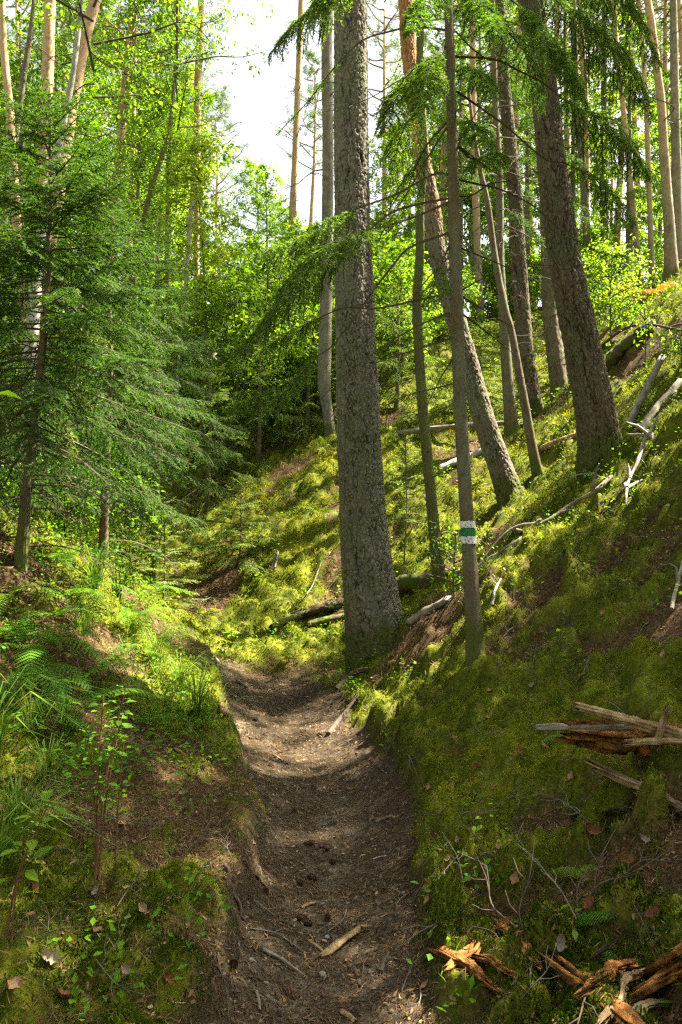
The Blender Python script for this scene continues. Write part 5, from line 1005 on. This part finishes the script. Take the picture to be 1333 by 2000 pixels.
# cones
def cone_mesh():
    A = Acc(); n = 70
    P = np.array([[0, 0, -.024], [0, 0, 0], [0, 0, .024]]); tube(A, spline(P, 8), [.004, .009, .0115, .012, .011, .009, .006, .002], 8, .2)
    for k in range(n):
        f = k/n; z = -.024+.047*f; a = k*2.39996; r = .0135*math.sin(math.pi*(.16+.78*f)); h = np.array([math.cos(a), math.sin(a), 0]); s = np.array([-h[1], h[0], 0]); o = h*r*.55+[0, 0, z]; e = h*(r+.0035)+[0, 0, z+.005]
        A.add([o-s*.004, o+s*.004, e+s*.0035, e+[0, 0, .001], e-s*.0035], [[0, 1, 2, 3, 4]], .3+.5*rng.random())
    return A
cone0 = cone_mesh().build('pine_cone', M['cone']); first = True; ncone = 0
CP_ = [(455,1898),(545,1475),(568,1950),(610,1720),(585,1728),(630,1655),(625,1440),(640,1660),(520,1745),(590,1800),(600,1808),(640,1802),(530,1500),(570,1945),(500,1412),(650,1690),(605,1650),(575,1590),(560,1540),(690,1700),(640,1935),(610,1950),(700,1650),(560,1840),(590,1640),(585,1385),(545,1355)]
for a, b_ in CP_[:18]:
    o = cone0 if first else copy_tree(cone0); first = False; h = hit(a, b_); o.location = up(h, .009); o.rotation_euler = (R(90)+rng.normal(0, .2), rng.normal(0, .3), rng.random()*6.28); s = .75+.4*rng.random(); o.scale = (s, s, s)
    o['category'] = 'cone'; o['group'] = 'pine cones on the trail'; o['label'] = 'brown pine cone lying on the worn trail'
# fallen leaves
def dleaf(L, W_, curl, t, sd):
    A = Acc(); g = np.random.default_rng(sd); nu, nv = 9, 5; V = []
    for i in range(nu):
        f = i/(nu-1); w_ = W_*math.sin(math.pi*min(.97, f*.93+.05))**.75*(1+.15*g.normal())
        for j in range(nv): v = j/(nv-1)*2-1; V.append((L*(f-.5), w_*v*.5, curl*L*(v*v*.35+(f-.5)**2*.8)+g.normal(0, .012*L)))
    i = np.arange(nu-1)[:, None]*nv; j = np.arange(nv-1)[None]; F = np.stack([i+j, i+nv+j, i+nv+j+1, i+j+1], -1).reshape(-1, 4); A.add(V, F, np.clip(t+g.normal(0, .08, nu*nv), 0, 1)); tube(A, [(-L*.5, 0, curl*L*.2), (-L*.72, .01*L, .02)], [.0012, .0008], 4, t-.2); return A
LF = [dleaf(.05, .034, .9, .9, 1), dleaf(.055, .035, .8, .2, 2), dleaf(.05, .04, .4, .45, 3), dleaf(.045, .028, .9, .65, 4)]; lf0 = [A.build('fallen_leaf', M['deadleaf'], None, True) for A in LF]; usedl = set()
LT = ['whitish curled leaf lying on the forest floor', 'red brown curled leaf lying on the forest floor', 'tan fallen leaf lying on the forest floor', 'buff narrow fallen leaf lying on the forest floor']
LP = [(95,1895,0,1.5),(125,1910,0,1.2),(180,1752,0,.9),(218,1738,0,1.1),(360,1555,0,1.),(660,1452,0,.8),(715,1395,0,1.2),(1045,1730,0,1.2),(1100,1868,0,1.2),(908,1455,0,1.),(1045,1350,0,1.1),(1262,1170,0,1.2),(1225,1148,0,1.),(1235,1690,1,1.4),(1150,1645,1,1.5),(1020,1480,1,1.),(1042,1250,1,1.),(1000,1280,2,1.),(1270,1665,0,.9),(840,1760,2,.9),(700,1830,2,.8),(760,1685,0,.7),(775,1605,3,.7),(710,1530,0,.9),(300,1445,2,.9),(285,1790,3,1.1),(60,1740,1,1.),(190,1835,2,1.),(115,1960,1,1.1),(250,1900,3,1.),(330,1930,1,.9),(240,1620,2,.8),(420,1575,3,.7),(1120,1530,2,1.),(1060,1480,2,1.),(890,1540,3,.9),(930,1500,1,.8),(1210,1430,1,.9),(1180,1210,2,.9),(960,1360,2,.9),(900,1660,3,.9),(840,1550,2,.8),(960,1720,2,1.),(1010,1740,2,1.1),(985,1665,3,.9),(1280,1810,1,1.1),(1160,1775,1,1.),(870,1700,3,.8),(820,1830,2,.9),(740,1760,3,.7),(560,1655,2,.6),(480,1560,3,.7),(600,1540,0,.6),(670,1585,2,.6),(730,1470,2,.7),(760,1540,3,.7),(1300,1280,2,1.),(1100,1200,3,1.),(1150,1120,2,1.),(1210,1060,0,1.),(1060,1180,1,1.),(715,1980,0,1.),(835,1935,2,.9),(790,1960,3,.8),(60,1800,2,.9),(30,1930,2,1.),(150,1700,3,.9),(1130,1400,2,.9)]
for a, b_, v, s in [q for k, q in enumerate(LP) if q[2] or k % 2 == 0]:
    o = lf0[v] if v not in usedl else copy_tree(lf0[v]); usedl.add(v); h = hit(a, b_); n = Vector(gn([h.x], [h.y])[0]); o.location = h+n*.012
    o.rotation_euler = (n.to_track_quat('Z', 'Y').to_matrix().to_4x4() @ Matrix.Rotation(rng.random()*6.28, 4, 'Z')).to_euler(); s *= .8; o.scale = (s, s, s); o['label'] = LT[v]; o['category'] = 'fallen leaf'; o['group'] = LT[v].split(' lying')[0]+'s'
M['greytwig'] = solidmat('grey_twigs', [(.3, (.06, .05, .038)), (.7, (.17, .145, .115))], 14, (1, 1, 1), .9, .2)
# fallen twigs on the banks and the trail
TW = []
for k in range(4):
    A = Acc(); g = np.random.default_rng(200+k); Q = spline(np.array([[0, 0, 0], [.09, .01*g.normal(), .012], [.17, .02*g.normal(), .006], [.27, .03*g.normal(), 0]]), 12); tube(A, Q, np.linspace(.0028, .0011, 12), 5)
    for j in range(3): i = 3+2*j; tube(A, [Q[i], Q[i]+[.03, .03*(-1)**j, .008], Q[i]+[.07, .05*(-1)**j, .004]], [.0022, .0016, .001], 4)
    TW.append(A.build('twig', M['deadtwig' if k % 2 == 0 else 'greytwig'], None, True))
usedt = set(); ntw = 0
while ntw < 130:
    px, py = rng.uniform(0, 1333), rng.uniform(1080, 1990); h = hit(px, py)
    if h.y > 11: continue
    k = ntw % 4; o = TW[k] if k not in usedt else copy_tree(TW[k]); usedt.add(k); n = Vector(gn([h.x], [h.y])[0]); s = (.6+.7*rng.random())*max(1, h.y/5)
    o.location = h+n*.010; o.rotation_euler = (n.to_track_quat('Z', 'Y').to_matrix().to_4x4() @ Matrix.Rotation(rng.random()*6.28, 4, 'Z')).to_euler(); o.scale = (s, s, s)
    o['label'] = 'thin grey dead twig fallen on the forest floor' if k % 2 else 'thin dark dead twig fallen on the forest floor'; o['category'] = 'twig'; o['group'] = 'grey fallen twigs' if k % 2 else 'dark fallen twigs'; ntw += 1
# stones bedded in the trail
def stone_mesh(sd):
    g = np.random.default_rng(sd); n, m = 7, 10; V = []
    for i in range(n):
        a = -math.pi/2+math.pi*i/(n-1)
        for j in range(m): b = j/m*6.283; V.append((math.cos(a)*math.cos(b), math.cos(a)*math.sin(b)*.8, math.sin(a)*.55))
    V = np.array(V); V *= (1+.35*(fbm(V*1.3+sd, 3, sd)-.5))[:, None]; i = np.arange(n-1)[:, None]*m; j = np.arange(m)[None]; F = np.stack([i+j, i+(j+1) % m, i+m+(j+1) % m, i+m+j], -1).reshape(-1, 4); A = Acc(); A.add(V*.02, F, .5); return A
ST = [stone_mesh(k).build('stone', M['stone'], None, True) for k in range(2)]
for k, (a, b_, s) in enumerate([(640,1835,.9),(600,1820,.7),(575,1812,.6),(650,1650,.8),(670,1672,.6),(660,1690,.9),(490,1880,1.),(560,1910,.8),(630,1910,1.1),(545,1965,.9),(520,1930,.7),(655,1760,.6),(630,1768,.7),(625,1622,.6),(570,1700,.6),(685,1780,.6)][::2]):
    o = ST[k % 2] if k < 2 else copy_tree(ST[k % 2]); o.location = up(hit(a, b_), .004); o.rotation_euler = (0, 0, rng.random()*6.28); s *= .7; o.scale = (s, s*(.8+.4*rng.random()), s)
    o['label'] = 'small rounded brownish stone bedded in the trail'; o['category'] = 'stone'; o['group'] = 'stones bedded in the trail'
# rust brown dead bracken on the ridge
b = hit(1262, 588); root = thing('dead_fern', 'rust brown dead bracken on the sunlit ridge at the right', 'fern', b)
M['rust'] = leafmat('dead_bracken', [(0, (.14, .05, .015)), (.5, (.28, .11, .03)), (1, (.42, .2, .07))], .3)
for k in range(9): frond_arrays((rng.normal(0, .35), rng.normal(0, .2), 0), k*.7, .7, 1.3, .16, t0=.5, el=.8).build('frond', M['rust'], root)
